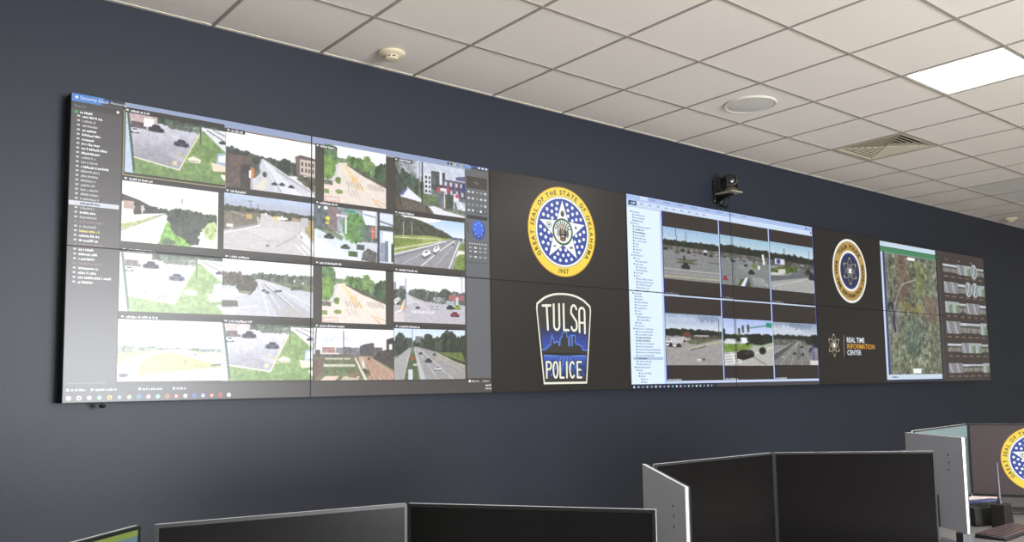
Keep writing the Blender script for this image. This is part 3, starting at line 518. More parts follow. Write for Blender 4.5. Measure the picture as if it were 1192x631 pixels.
def city_map(w, h):
    c = Cv(w, h, (104,110,90), 0.9); c.N(0.30, 5, 3); c.N(0.45, 26, 31); c.N(0.5, 44, 37)
    c.P((112,90,76), [(0.18,0.0),(0.46,0.0),(0.44,0.36),(0.22,0.44)], var=0.3, rough=0.06, al=0.7); c.P((120,96,84), [(0.72,0.34),(1,0.34),(1,0.56),(0.74,0.58)], var=0.2, rough=0.05, al=0.7); c.P((122,128,70), [(0.56,0.04),(0.78,0.1),(0.74,0.34),(0.56,0.3)], var=0.3, rough=0.06, al=0.6)
    c.P((132,126,70), [(0.2,0.40),(0.66,0.40),(0.66,0.48),(0.2,0.50)], var=0.3, rough=0.04, al=0.7); c.P((122,122,136), [(0.06,0.46),(0.24,0.40),(0.2,0.66),(0.06,0.62)], var=0.4, rough=0.05, al=0.6); c.P((70,96,84), [(0.3,0.56),(0.7,0.55),(0.6,0.85),(0.3,0.8)], var=0.3, rough=0.07, al=0.5)
    r = random.Random(5)
    for i in range(800):
        x, y = r.random(), r.random(); q = r.choice([(182,182,178),(62,70,58),(150,150,120),(120,140,90),(196,190,180),(70,80,100)])
        c.L(q, [(x,y),(x+r.uniform(-0.008,0.008),y+r.uniform(0.006,0.03))], 0.007, al=0.7)
    for i in range(11): c.L((150,150,140), [(0.05+0.09*i,0),(0.07+0.09*i,1)], 0.005, al=0.35)
    for i in range(11): c.L((150,150,140), [(0,0.04+0.09*i),(1,0.05+0.09*i)], 0.005, al=0.30)
    c.L((40,46,66), [(0.0,0.47),(0.05,0.42),(0.09,0.43),(0.12,0.5),(0.1,0.58),(0.13,0.64)], 0.03); c.L((196,180,190), [(0.1,0.5),(0.2,0.34),(0.3,0.25),(0.55,0.2)], 0.008, al=0.8)
    c.R((232,236,236), 0.42, 0.015, 0.57, 0.04); c.R((232,236,236), 0.42, 0.95, 0.58, 0.99)
    return c.out()

def thumb(seed, w=24, h=14):
    r = random.Random(seed); k = seed % 4
    c = Cv(w, h, (116,116,114))
    if k == 0:
        c.G((206,212,224), (214,218,226), 0, 0.3); c.R((84,86,80), 0, 0.28, 1, 0.45, var=0.4, sc=20); c.P((134,132,126), [(0,0.45),(1,0.45),(1,1),(0,1)], var=0.2, sc=10); c.L((206,204,196), [(0.5,0.4),(r.random(),1)], 0.06)
    elif k == 1:
        c.R((176,190,188), 0, 0, 1, 1, var=0.15); c.P((130,150,120), [(0.5,0.4),(1,0.2),(1,1),(0.6,1)], var=0.2); c.L((110,120,116), [(0.4,0.1),(0.5,0.9)], 0.05)
    elif k == 2:
        c.R((150,152,156), 0, 0, 1, 1, var=0.2, sc=8); c.L((214,216,214), [(0.1,0),(0.5,1)], 0.12); c.L((92,96,100), [(0.6,0),(0.8,1)], 0.1); c.R((150,140,170), 0.6, 0.3, 0.9, 0.7, al=0.6)
    else:
        c.G((196,204,214), (206,210,216), 0, 0.24); c.R((92,100,84), 0, 0.24, 1, 0.5, var=0.4, sc=20); c.R((150,146,138), 0, 0.5, 1, 1, var=0.2); c.P((92,86,76), [(0.3,1),(0.5,0.4),(0.7,1)], al=0.7)
    return c.out()

# ------------------------------------------------------------------ flat picture meshes
def grid_picture(name, img, x0, z0, x1, z1, y, m, parent, label=None, clip=None):
    """img (h,w,3) sRGB shown on the rectangle; only the piece inside clip=(cx0,cx1) is built"""
    H, W = img.shape[:2]
    a, b = (x0, x1) if clip is None else (max(x0, clip[0]), min(x1, clip[1]))
    n = max(2, int(round(W*(b-a)/(x1-x0))))
    us = (np.linspace(a, b, n)-x0)/(x1-x0)*(W-1); vs = np.arange(H)
    i0 = np.clip(np.floor(us).astype(int), 0, W-2); f = (us-i0)[None, :, None]
    L = lin(img); cols = L[:, i0]*(1-f)+L[:, i0+1]*f
    X, Z = np.meshgrid(np.linspace(a, b, n), np.linspace(z1, z0, H))
    co = np.stack([X, np.full_like(X, y), Z], -1).reshape(-1, 3)
    idx = np.arange(n*H).reshape(H, n)
    q = np.stack([idx[1:, :-1], idx[1:, 1:], idx[:-1, 1:], idx[:-1, :-1]], -1).reshape(-1, 4)
    me = bpy.data.meshes.new(name)
    me.vertices.add(len(co)); me.vertices.foreach_set('co', co.ravel())
    me.loops.add(q.size); me.loops.foreach_set('vertex_index', q.ravel().astype(np.int32))
    me.polygons.add(len(q)); me.polygons.foreach_set('loop_start', (np.arange(len(q))*4).astype(np.int32))
    me.update(calc_edges=True)
    at = me.color_attributes.new('picture', 'FLOAT_COLOR', 'POINT')
    at.data.foreach_set('color', np.concatenate([cols.reshape(-1, 3), np.ones((n*H, 1))], 1).ravel().astype(np.float32))
    me.materials.append(m)
    o = bpy.data.objects.new(name, me); col.objects.link(o); o.parent = parent
    if label: o['label'] = label
    return o

def clip_poly(p, x0, z0, x1, z1):
    for ax, lim, sg in ((0, x0, 1), (0, x1, -1), (1, z0, 1), (1, z1, -1)):
        out = []
        for i in range(len(p)):
            a, b = p[i], p[(i+1) % len(p)]
            da, db = (a[ax]-lim)*sg, (b[ax]-lim)*sg
            if da >= 0: out.append(a)
            if (da >= 0) != (db >= 0):
                t = da/(da-db); out.append((a[0]+t*(b[0]-a[0]), a[1]+t*(b[1]-a[1])))
        p = out
        if len(p) < 3: return []
    return p

_glyph = {}
def glyphs(s, size, bold=0.0):
    """triangles of a line of text, left-aligned at 0, baseline 0; returns (tris, width)"""
    key = (s, bold)
    if key not in _glyph:
        cu = bpy.data.curves.new('lettering', 'FONT'); cu.body = s; cu.size = 1.0; cu.offset = bold; cu.resolution_u = 2
        ob = bpy.data.objects.new('lettering', cu); col.objects.link(ob)
        dg = bpy.context.evaluated_depsgraph_get(); me = ob.evaluated_get(dg).to_mesh()
        vs = [(v.co.x, v.co.y) for v in me.vertices]; me.calc_loop_triangles()
        tr = [tuple(vs[i] for i in t.vertices) for t in me.loop_triangles]
        ob.evaluated_get(dg).to_mesh_clear(); bpy.data.objects.remove(ob); bpy.data.curves.remove(cu)
        _glyph[key] = (tr, max(v[0] for v in vs) if vs else 0.0)
    tr, w = _glyph[key]
    return [[(x*size, z*size) for x, z in t] for t in tr], w*size

class Vec:
    """flat coloured shapes on a vertical plane (x, z), stacked in thin layers"""
    def __init__(s): s.p = []; s.layer = 0
    def poly(s, c, pts, layer=None):
        s.p.append((tuple(c), [tuple(q) for q in pts], s.layer if layer is None else layer)); return s
    def rect(s, c, x0, z0, x1, z1, layer=None): return s.poly(c, [(x0,z0),(x1,z0),(x1,z1),(x0,z1)], layer)
    def disc(s, c, cx, cz, rx, rz=None, n=40, layer=None):
        rz = rx if rz is None else rz
        return s.poly(c, [(cx+rx*math.cos(2*PI*i/n), cz+rz*math.sin(2*PI*i/n)) for i in range(n)], layer)
    def ring(s, c, cx, cz, r0, r1, n=48, layer=None, ax=1.0):
        for i in range(n):
            a, b = 2*PI*i/n, 2*PI*(i+1)/n
            s.poly(c, [(cx+ax*r0*math.cos(a), cz+r0*math.sin(a)), (cx+ax*r1*math.cos(a), cz+r1*math.sin(a)), (cx+ax*r1*math.cos(b), cz+r1*math.sin(b)), (cx+ax*r0*math.cos(b), cz+r0*math.sin(b))], layer)
        return s
    def line(s, c, pts, w, layer=None, caps=True):
        for (x0, z0), (x1, z1) in zip(pts, pts[1:]):
            d = math.hypot(x1-x0, z1-z0) or 1e-9; nx, nz = -(z1-z0)/d*w/2, (x1-x0)/d*w/2
            s.poly(c, [(x0-nx,z0-nz),(x1-nx,z1-nz),(x1+nx,z1+nz),(x0+nx,z0+nz)], layer)
        if caps:
            for x, z in pts: s.disc(c, x, z, w/2, n=10, layer=layer)
        return s
    def text(s, c, t, x, z, size, layer=None, bold=0.0, sx=1.0, center=False):
        tr, w = glyphs(t, size, bold)
        if center: x -= w*sx/2
        for q in tr: s.poly(c, [(x+a*sx, z+b) for a, b in q], layer)
        return s
    def arc_text(s, c, t, cx, cz, r, a0, a1, size, layer=None, bold=0.02, inward=False, sx=1.0, ax=1.0):
        """letters along an arc, a0 -> a1 degrees, read clockwise (or counter-clockwise when inward)"""
        ws = [glyphs(ch, size, bold)[1] if ch != ' ' else size*0.4 for ch in t]
        tot = sum(ws); acc = 0
        for ch, w in zip(t, ws):
            a = math.radians(a0+(a1-a0)*((acc+w/2)/tot)); acc += w
            if ch == ' ': continue
            rot = a-PI/2 if not inward else a+PI/2
            cs, sn = math.cos(rot), math.sin(rot); px, pz = cx+r*math.cos(a), cz+r*math.sin(a)
            for q in glyphs(ch, size, bold)[0]:
                pts = []
                for u, v in q:
                    u = (u-w/2)*sx; v = v-size*0.35
                    X = px+u*cs-v*sn
                    pts.append((cx+(X-cx)*ax, pz+u*sn+v*cs))
                s.poly(c, pts, layer)
        return s
    def words(s, c, x, z, length, h, seed, layer=None):
        """unreadable small print: a run of short strokes"""
        r = random.Random(seed); p = x
        while p < x+length:
            w = h*r.uniform(0.25, 0.7)
            zz = z if r.random() < 0.7 else z-h*0.12
            s.rect(c, p, zz, min(p+w, x+length), zz+h*r.uniform(0.7, 1.05), layer)
            p += w+h*(0.16 if r.random() < 0.8 else 0.5)
        return s
    def build(s, name, y, m, parent=None, clip=None, step=0.00025, label=None):
        vs = []; fs = []; cs = []
        for c, p, l in s.p:
            if clip: p = clip_poly(p, *clip)
            if len(p) < 3: continue
            area = sum(p[i][0]*p[(i+1) % len(p)][1]-p[(i+1) % len(p)][0]*p[i][1] for i in range(len(p)))
            if area < 0: p = p[::-1]
            o = len(vs); vs += [(a, y-l*step, b) for a, b in p]; fs.append(tuple(range(o, o+len(p)))); cs += [(*lin(c), 1.0)]*len(p)
        if not vs: return None
        me = bpy.data.meshes.new(name); me.from_pydata(vs, [], fs); me.update(); me.materials.append(m)
        at = me.color_attributes.new('picture', 'FLOAT_COLOR', 'CORNER')
        at.data.foreach_set('color', np.asarray(cs, np.float32).ravel())
        o = bpy.data.objects.new(name, me); col.objects.link(o)
        if parent is not None: o.parent = parent
        if label: o['label'] = label
        return o

# ------------------------------------------------------------------ materials
M_wall = mat('navy_wall_paint', (34,39,50), 0.47, spec=0.38, bump=0.25, bscale=260, var=0.03)
M_tile = mat('ceiling_tile', (232,225,217), 0.9, bump=0.35, bscale=160, var=0.035, vscale=90)
M_tbar = mat('ceiling_grid_bar', (156,149,141), 0.6)
M_trim = mat('wall_angle_paint', (226,220,204), 0.5)
M_side = mat('pale_wall_paint', (196,194,190), 0.7, var=0.03)
M_floor = mat('vinyl_floor', (184,180,174), 0.6, var=0.08, vscale=12)
M_black = mat('black_plastic', (20,20,21), 0.4, spec=0.4)
M_casing = mat('dark_casing', (18,16,22), 0.5, spec=0.3)
M_silver = mat('silver_housing', (188,191,197), 0.45, metal=0.0, var=0.03, vscale=3)
M_greyback = mat('grey_housing', (146,148,156), 0.5)
M_rough = mat('matt_black', (24,24,23), 0.75, spec=0.2)
M_edge = mat('polished_edge', (240,240,244), 0.25, metal=0.35, spec=0.8)
M_dark = mat('dark_metal', (52,52,54), 0.4, metal=0.4)
M_desk = mat('grey_desk_laminate', (70,68,68), 0.5, var=0.05, vscale=40)
M_deskside = mat('dark_desk_panel', (48,48,52), 0.6)
M_cream = mat('cream_plastic', (226,214,184), 0.45)
M_slot = mat('black_slot', (14,13,13), 0.7)
M_speaker = mat('speaker_grille', (206,203,195), 0.6, var=0.06, vscale=400)
M_speakerrim = mat('speaker_rim', (214,210,200), 0.5)
M_ventslat = mat('vent_slat', (196,186,164), 0.45)
M_ventdark = mat('vent_cavity', (36,33,30), 0.9)
M_return = mat('return_grille', (200,197,190), 0.7, var=0.05, vscale=300)
M_camgrey = mat('camera_shell', (70,65,58), 0.3, spec=0.6)
M_camlight = mat('camera_bright_metal', (216,204,180), 0.25, metal=0.5)
M_glass = mat('lens_glass', (10,10,14), 0.22, spec=0.8)
M_off = mat('switched_off_screen', (13,12,12), 0.2, spec=0.15)
M_wallscreen = picture_mat('video_wall_screen', 0.34)
M_deskscreen = picture_mat('desk_screen', 0.30)
M_cloth = mat('document_paper', (206,190,186), 0.7)
M_blue = mat('dark_blue_panel', (40,50,82), 0.6)
M_rod = mat('grey_rod', (84,84,88), 0.4, metal=0.3)
M_tab = mat('tablet_face', (74,62,64), 0.22, spec=0.7, var=0.15, vscale=30)

# ------------------------------------------------------------------ the room
HC = 1.9369; ZF = -1.40                          # ceiling and floor heights (video wall's bottom edge is z = 0)
XL, XR, YB = -3.5, 13.5, -9.6
def struct(mb, name, m, **k): return mb.build(name, m, kind='structure', **k)
struct(MB().box(XL-.1, 0, ZF-.1, XR+.1, 0.12, HC+0.25), 'wall_front', M_wall)
struct(MB().box(XL-.12, YB-.12, ZF-.1, XL, 0, HC+0.25), 'wall_left', M_side)
struct(MB().box(XR, YB-.12, ZF-.1, XR+.12, 0, HC+0.25), 'wall_right', M_side)
WX0, WX1, WZ0, WZ1 = 0.9, 3.7, -0.75, 1.15       # the daylight window in the wall behind the camera
wb = MB()
wb.box(XL, YB-.12, ZF-.1, WX0, YB, HC+.25); wb.box(WX1, YB-.12, ZF-.1, XR, YB, HC+.25)
wb.box(WX0, YB-.12, ZF-.1, WX1, YB, WZ0); wb.box(WX0, YB-.12, WZ1, WX1, YB, HC+.25)
struct(wb, 'wall_back', M_side)
wf = MB()
for x in (WX0, (WX0+WX1)/2-.025, WX1-.05): wf.box(x, YB-.09, WZ0, x+.05, YB-.02, WZ1)
for z in (WZ0, WZ1-.05): wf.box(WX0, YB-.09, z, WX1, YB-.02, z+.05)
struct(wf, 'window_1', M_trim)
struct(MB().box(XL-.1, YB-.1, ZF-.12, XR+.1, 0, ZF), 'floor', M_floor)

# ceiling: lay-in tiles on a 0.611 m grid with narrow bars; cells that hold fittings are left open
X0, S, D0 = 0.6794, 0.6109, 0.6161
def gx(n): return X0+n*S
def gy(r): return 0.0 if r == 0 else -(D0+(r-1)*S)
n0, n1 = -6, 21; nr = 15
LIGHT = (6, 3); VENT = (8, 1); RET = [(12, 1), (13, 1)]
ct = MB(); open_cells = {LIGHT, VENT, *RET}
for n in range(n0, n1):
    for r in range(nr):
        if (n, r) in open_cells: continue
        x0, x1 = max(gx(n), XL), min(gx(n+1), XR); y1, y0 = gy(r), max(gy(r+1), YB)
        if x1 <= x0 or y1 <= y0: continue
        ct.add([(x0,y0,HC),(x1,y0,HC),(x1,y1,HC),(x0,y1,HC)], [(3,2,1,0)])
ct.add([(XL,YB,HC+.24),(XR,YB,HC+.24),(XR,0,HC+.24),(XL,0,HC+.24)], [(3,2,1,0)])
struct(ct, 'ceiling', M_tile)
tb = MB(); BW = 0.0085
for n in range(n0+1, n1):
    if XL < gx(n) < XR: tb.box(gx(n)-BW, YB, HC-.004, gx(n)+BW, 0, HC+.03)
for r in range(1, nr):
    if gy(r) > YB: tb.box(XL, gy(r)-BW, HC-.0045, XR, gy(r)+BW, HC+.03)
struct(tb, 'trim_1', M_tbar)
struct(MB().box(XL, -.022, HC-.003, XR, 0, HC+.002), 'trim_2', M_trim)

# ceiling light
def cell_center(n, r): return (gx(n)+gx(n+1))/2, (gy(r)+gy(r+1))/2
cx, cy = cell_center(*LIGHT); hs = S/2-.009
t = thing('ceiling_light', 'bright square white light panel set into the tiled ceiling', 'light', (cx, cy, HC))
fr = MB()
for a in (-1, 1):
    fr.box(min(a*hs, a*(hs-.016)), -hs, -.003, max(a*hs, a*(hs-.016)), hs, .06)
    fr.box(-hs+.016, min(a*hs, a*(hs-.016)), -.003, hs-.016, max(a*hs, a*(hs-.016)), .06)
fr.box(-hs, -hs, .06, hs, hs, .07)
fr.build('frame', M_trim, t)
MB().box(-hs+.016, -hs+.016, .004, hs-.016, hs-.016, .012).build('diffuser', emit_mat('lit_diffuser', (255,252,248), 18.0), t)

# four-way louvred air vent
cx, cy = cell_center(*VENT)
t = thing('air_vent', 'square louvred air vent in the ceiling with slats in four directions', 'vent', (cx, cy, HC))
f = MB()
for a in (-1, 1):
    f.box(min(a*hs, a*(hs-.03)), -hs, -.004, max(a*hs, a*(hs-.03)), hs, .012)
    f.box(-hs+.03, min(a*hs, a*(hs-.03)), -.004, hs-.03, max(a*hs, a*(hs-.03)), .012)
f.build('frame', M_ventslat, t)
MB().box(-hs, -hs, .10, hs, hs, .11).box(-hs,-hs,.012,-hs+.004,hs,.10).box(hs-.004,-hs,.012,hs,hs,.10).box(-hs,-hs,.012,hs,-hs+.004,.10).box(-hs,hs-.004,.012,hs,hs,.10).build('duct_box', M_ventdark, t)
for k in range(7):
    ro = hs-.032-k*.037
    for qd in range(4):
        # the sides that run with the wall carry flat slats, the other two carry deep inclined ones
        flat = qd % 2 == 0
        ri, zo, zi = (ro-.016, .000, .004) if flat else (ro-.020, -.001, .030)
        Mq = Matrix.Rotation(qd*PI/2, 3, 'Z')
        vs = [Mq @ Vector(p) for p in ((-ro,-ro,zo),(ro,-ro,zo),(ri,-ri,zi),(-ri,-ri,zi),(-ro,-ro,zo+.003),(ro,-ro,zo+.003),(ri,-ri,zi+.003),(-ri,-ri,zi+.003))]
        MB().add([tuple(v) for v in vs], [(3,2,1,0),(4,5,6,7),(0,1,5,4),(1,2,6,5),(2,3,7,6),(3,0,4,7)]).build('louver', M_ventslat, t)
ro = hs-.032-7*.037
MB().box(-ro, -ro, .0, ro, ro, .004).build('centre_plate', M_ventslat, t)
for a in ((1,1),(1,-1)):
    d = MB(); L_ = hs*1.36*2; ang = PI/4*a[0]*a[1]
    d.obox(0, 0, .003, L_, .006, .006, Matrix.Rotation(ang, 3, 'Z')); d.build('diagonal_bar', M_ventslat, t)

# return-air panels
for k, (n, r) in enumerate(RET):
    cx, cy = cell_center(n, r)
    t = thing('return_air_panel', ['grey perforated ceiling panel past the air vent, the one nearer the vent', 'grey perforated ceiling panel past the air vent, the one farther from the vent'][k], 'vent', (cx, cy, HC), group='grey return air panels in the ceiling')
    f = MB()
    for a in (-1, 1):
        f.box(min(a*hs, a*(hs-.02)), -hs, -.002, max(a*hs, a*(hs-.02)), hs, .012)
        f.box(-hs+.02, min(a*hs, a*(hs-.02)), -.002, hs-.02, max(a*hs, a*(hs-.02)), .012)
    f.build('frame', M_return, t)
    p = MB()
    for i in range(26):
        u = -hs+.02+i*(2*hs-.04)/26
        p.box(u, -hs+.02, 0, u+.014, hs-.02, .006)
    p.box(-hs+.02, -hs+.02, .02, hs-.02, hs-.02, .026)
    p.build('perforated_face', M_return, t)

# round speaker
t = thing('ceiling_speaker', 'flat round grey speaker grille set in a ceiling tile', 'speaker', (4.035, -0.925, HC))
MB().lathe([(.178,0),(.180,-.006),(.172,-.012),(.160,-.010),(.158,0)], n=56).build('rim', M_speakerrim, t, smooth=True)
MB().lathe([(.160,-.008),(.10,-.013),(0,-.015)], n=56).build('grille', M_speaker, t, smooth=True)
for i in range(4):
    a = i*PI/2+.5; MB().lathe([(.004,-.016),(.003,-.017),(0,-.017)], (.13*math.cos(a), .13*math.sin(a), .004), 8).build('screw', M_dark, t)

# smoke detectors
def smoke(x, y, label):
    t = thing('smoke_detector', label, 'smoke detector', (x, y, HC), group='smoke detectors on the ceiling')
    MB().lathe([(0,0),(.072,0),(.078,-.004),(.078,-.011),(.070,-.017),(.058,-.021),(.045,-.024)], n=48).build('base', M_cream, t, smooth=True)
    MB().lathe([(.046,-.023),(.044,-.027),(.036,-.028),(.033,-.028)], n=48).build('cover', M_cream, t, smooth=True)
    MB().lathe([(.034,-.026),(.034,-.037)], n=40).build('vent_slots', M_slot, t)
    for i in range(8):
        a = 2*PI*i/8+.2
        MB().obox(.0355*math.cos(a), .0355*math.sin(a), -.032, .006, .010, .013, Matrix.Rotation(a, 3, 'Z')).build('rib', M_cream, t)
    MB().lathe([(.040,-.036),(.039,-.041),(.030,-.044),(0,-.045)], n=40).build('cap', M_cream, t, smooth=True)
smoke(1.606, -0.252, 'cream smoke detector on the ceiling above the large camera mosaic')
smoke(10.22, -0.20, 'cream smoke detector on the ceiling at the far right')

# ------------------------------------------------------------------ emblems
def seal(v, cx, cz, R, base=0):
    """round state seal: lettered yellow ring, blue field of stars, five-armed white star"""
    l = base
    Y = (246,218,74); INK = (92,62,16); BL = (40,70,158); W = (246,248,250)
    v.disc((150,84,22), cx, cz, R, n=72, layer=l); v.disc(Y, cx, cz, R*.975, n=72, layer=l+1)
    v.disc((120,110,80), cx, cz, R*.79, n=64, layer=l+2); v.disc(W, cx, cz, R*.78, n=64, layer=l+3); v.disc(BL, cx, cz, R*.735, n=64, layer=l+4)
    v.arc_text(INK, 'GREAT SEAL OF THE STATE OF OKLAHOMA', cx, cz, R*.875, 222, -40, R*.145, layer=l+2, bold=.03)
    v.arc_text(INK, '1907', cx, cz, R*.875, 259, 281, R*.14, layer=l+2, bold=.03, inward=True)
    rb = R*.735
    for k in range(5):
        mid = 90+36+72*k
        for rr, offs in ((.87, (-23,-8,8,23)), (.71, (-17,0,17)), (.55, (-11,11))):
            for o in offs:
                a = math.radians(mid+o); v.disc(W, cx+rb*rr*math.cos(a), cz+rb*rr*math.sin(a), R*.040, n=10, layer=l+5)
    def star(r, c, ly):
        p = [(cx+(r if i % 2 == 0 else r*.42)*math.cos(math.radians(90+36*i)), cz+(r if i % 2 == 0 else r*.42)*math.sin(math.radians(90+36*i))) for i in range(10)]
        for i in range(10): v.poly(c, [(cx,cz), p[i], p[(i+1) % 10]], ly)
    star(rb*.985, (60,62,90), l+6); star(rb*.95, W, l+7)
    rnd = random.Random(7)
    G = (40,104,60)
    v.ring(G, cx, cz, R*.255, R*.30, layer=l+8, n=40); v.disc((232,236,232), cx, cz, R*.255, layer=l+8)
    for i in range(28):
        a = 2*PI*i/28; v.disc((30,84,50), cx+R*.278*math.cos(a), cz+R*.278*math.sin(a), R*.022, n=6, layer=l+9)
    for i in range(9):
        a = math.radians(20+i*17.5); v.line((36,34,40), [(cx+R*.13*math.cos(a), cz+R*.13*math.sin(a)), (cx+R*.245*math.cos(a), cz+R*.245*math.sin(a))], R*.026, layer=l+9, caps=False)
    for x, z, rx, rz, c in ((-.06,-.02,.035,.10,(96,84,70)),(.06,-.03,.035,.10,(70,64,66)),(0,.03,.03,.10,(150,136,110)),(0,-.14,.08,.045,(120,92,60)),(-.12,-.03,.025,.08,(150,150,150)),(.12,-.03,.03,.08,(96,100,110)),(0,-.06,.10,.02,(46,42,40)),(-.06,.09,.022,.022,(190,160,130)),(.06,.09,.022,.022,(150,120,100))):
        v.disc(c, cx+x*R*1.15, cz+z*R*1.15, rx*R*1.15, rz*R*1.15, n=14, layer=l+10)
    for k in range(5):                                      # the small devices in the star's arms
        a = math.radians(90+72*k); ax_, az_ = cx+rb*.56*math.cos(a), cz+rb*.56*math.sin(a)
        if k == 0:
            v.disc((70,60,50), ax_, az_-R*.01, R*.055, R*.07, n=14, layer=l+8); v.disc((150,130,96), ax_-R*.02, az_+R*.02, R*.022, n=8, layer=l+9)
        elif k == 1:
            v.ring((60,66,70), ax_, az_, R*.055, R*.07, n=20, layer=l+8); v.disc((50,50,54), ax_, az_, R*.03, n=5, layer=l+8)
        else:
            for q in range(6):
                b = rnd.uniform(0, 2*PI); rr = rnd.uniform(.02, .06)*R
                v.line([(70,62,52),(110,96,70),(60,70,80)][q % 3], [(ax_-rr*math.cos(b), az_-rr*math.sin(b)*.6), (ax_+rr*math.cos(b), az_+rr*math.sin(b)*.6)], R*.022, layer=l+8, caps=False)
    v.ring((222,170,50), cx, cz, R*.975, R*.992, n=72, layer=l+2)

def shield(v):
    """police shield: white outline, tall lettering, blue skyline"""
    W = (240,240,224); K = (50,48,44)
    cx = 3.022
    def outline(k):
        # tapered body with a bowed top edge and rounded shoulders
        hw_t, hw_b, zb, zs, zt = .248*k, .194*k, .350-.304*k, .350+.222*k, .350+.304*k
        p = [(cx-hw_b, zb), (cx+hw_b, zb), (cx+hw_t, zs-.03)]
        p.append((cx+hw_t-.004, zs+.005))
        for i in range(1, 14):
            u = 1-2*i/14; p.append((cx+(hw_t-.03)*u, zt-(zt-zs-.026)*abs(u)**2.4))
        p += [(cx-hw_t+.004, zs+.005), (cx-hw_t, zs-.03)]
        return p
    def fan(c, p, ly):
        for i in range(len(p)): v.poly(c, [(cx, .33), p[i], p[(i+1) % len(p)]], ly)
    fan((20,20,20), outline(1.035), 0); fan(W, outline(1.0), 1); fan(K, outline(.955), 2)
    # blue glow behind the skyline and over the river, in bands
    def body_x(z, k=.90):
        t = (z-.046)/(.572-.046); return (.194+(.248-.194)*t)*k
    bands = [(.43,.40,(40,46,84)),(.40,.37,(42,52,110)),(.37,.34,(46,62,140)),(.34,.31,(48,70,160)),(.31,.275,(52,78,176)),
             (.245,.225,(84,122,206)),(.225,.205,(60,92,186)),(.205,.17,(48,74,158)),(.17,.13,(42,58,120)),(.13,.09,(40,48,84))]
    for a, b, c in bands:
        v.poly(c, [(cx-body_x(a),a),(cx-body_x(b),b),(cx+body_x(b),b),(cx+body_x(a),a)], 3)
    sk = [(-.205,.272),(-.175,.272),(-.165,.285),(-.150,.285),(-.150,.30),(-.128,.30),(-.128,.345),(-.118,.35),(-.116,.375),(-.112,.35),(-.102,.345),(-.102,.318),(-.085,.318),(-.085,.325),(-.055,.325),(-.055,.30),(-.048,.30),(-.042,.352),(-.026,.358),(-.026,.385),(-.012,.39),(.014,.39),(.018,.36),(.032,.352),(.032,.30),(.042,.30),(.042,.365),(.062,.372),(.062,.30),(.066,.30),(.066,.372),(.09,.372),(.094,.352),(.094,.32),(.105,.312),(.125,.312),(.135,.30),(.155,.298),(.158,.275),(.178,.272),(.205,.272)]
    pts = [(cx+a, b) for a, b in sk]
    for (a0, b0), (a1, b1) in zip(pts, pts[1:]):
        if a1 > a0: v.poly(K, [(a0,.24),(a1,.24),(a1,b1),(a0,b0)], 4)
    v.line((92,140,230), pts, .007, layer=5)
    v.poly((60,60,60), [(cx-.20,.244),(cx-.02,.232),(cx+.02,.232),(cx+.20,.244),(cx+.2,.25),(cx-.2,.25)], 4)
    for i in range(9):
        u = -.15+.0375*i; v.line((84,124,210) if i % 2 else (58,84,160), [(cx+u*.25,.236),(cx+u*1.15,.10)], .012, layer=4, caps=False)
    def L(pts, w=.017): v.line((20,24,20), pts, w*1.6, layer=6); v.line(W, pts, w, layer=7)
    def arc(x, z, rx, rz, a0, a1, n=10): return [(x+rx*math.cos(math.radians(a0+(a1-a0)*i/n)), z+rz*math.sin(math.radians(a0+(a1-a0)*i/n))) for i in range(n+1)]
    zb, zt = .405, .565                                     # TULSA
    x = cx-.158; L([(x-.035,zt-.004),(x+.035,zt)]); L([(x,zt),(x+.008,zb)])
    x = cx-.072; L([(x-.024,zt+.008)]+[(x-.024,zb+.03)]+arc(x,zb+.028,.024,.028,180,360)+[(x+.024,zt+.012)])
    x = cx+.012; L([(x-.02,zt+.014),(x-.02,zb),(x+.022,zb)])
    x = cx+.085; L(arc(x,zt-.028,.025,.038,20,180)+[(x-.025,zt-.045),(x+.022,zb+.06)]+arc(x,zb+.03,.025,.032,0,-165))
    x = cx+.160; L([(x-.026,zb-.01)]+[(x-.026,zt-.03)]+arc(x,zt-.03,.025,.026,180,0)+[(x+.024,zb-.016)]); L([(x-.024,zb+.055),(x+.024,zb+.053)], .014)
    zb, zt = .088, .192                                     # POLICE
    x = cx-.150; L([(x-.018,zb),(x-.018,zt)], .0145); L([(x-.018,zt),(x+.006,zt)]+arc(x+.004,zt-.024,.018,.024,80,-80)+[(x-.016,zt-.05)], .0145)
    x = cx-.090; L(arc(x,(zb+zt)/2,.020,(zt-zb)/2,0,360,16), .0145)
    x = cx-.036; L([(x-.014,zt),(x-.014,zb),(x+.018,zb)], .0145)
    x = cx+.010; L([(x,zb),(x,zt)], .0145)
    x = cx+.060; L(arc(x,(zb+zt)/2,.022,(zt-zb)/2,50,310,14), .0145)
    x = cx+.122; L([(x+.020,zt),(x-.016,zt),(x-.016,zb),(x+.022,zb)], .0145); L([(x-.016,(zb+zt)/2),(x+.014,(zb+zt)/2)], .013)

def atom_star(v, cx, cz, R, c1, c2, l):
    for k in range(3):
        a = PI/2+k*PI/3; pts = []
        for i in range(25):
            t_ = 2*PI*i/24; x, z = R*math.cos(t_), R*.36*math.sin(t_)
            pts.append((cx+.95*(x*math.cos(a)-z*math.sin(a)), cz+x*math.sin(a)+z*math.cos(a)))
        v.line(c1, pts, R*.05, layer=l, caps=False)
        for s in (-1, 1): v.disc(c2, cx+.95*s*R*math.cos(a), cz+s*R*math.sin(a), R*.09, n=10, layer=l+1)
    p = [(cx+(R*.34 if i % 2 == 0 else R*.15)*math.cos(math.radians(90+30*i)), cz+(R*.34 if i % 2 == 0 else R*.15)*math.sin(math.radians(90+30*i))) for i in range(12)]
    for i in range(12): v.poly((250,250,240), [(cx,cz), p[i], p[(i+1) % 12]], l+2)

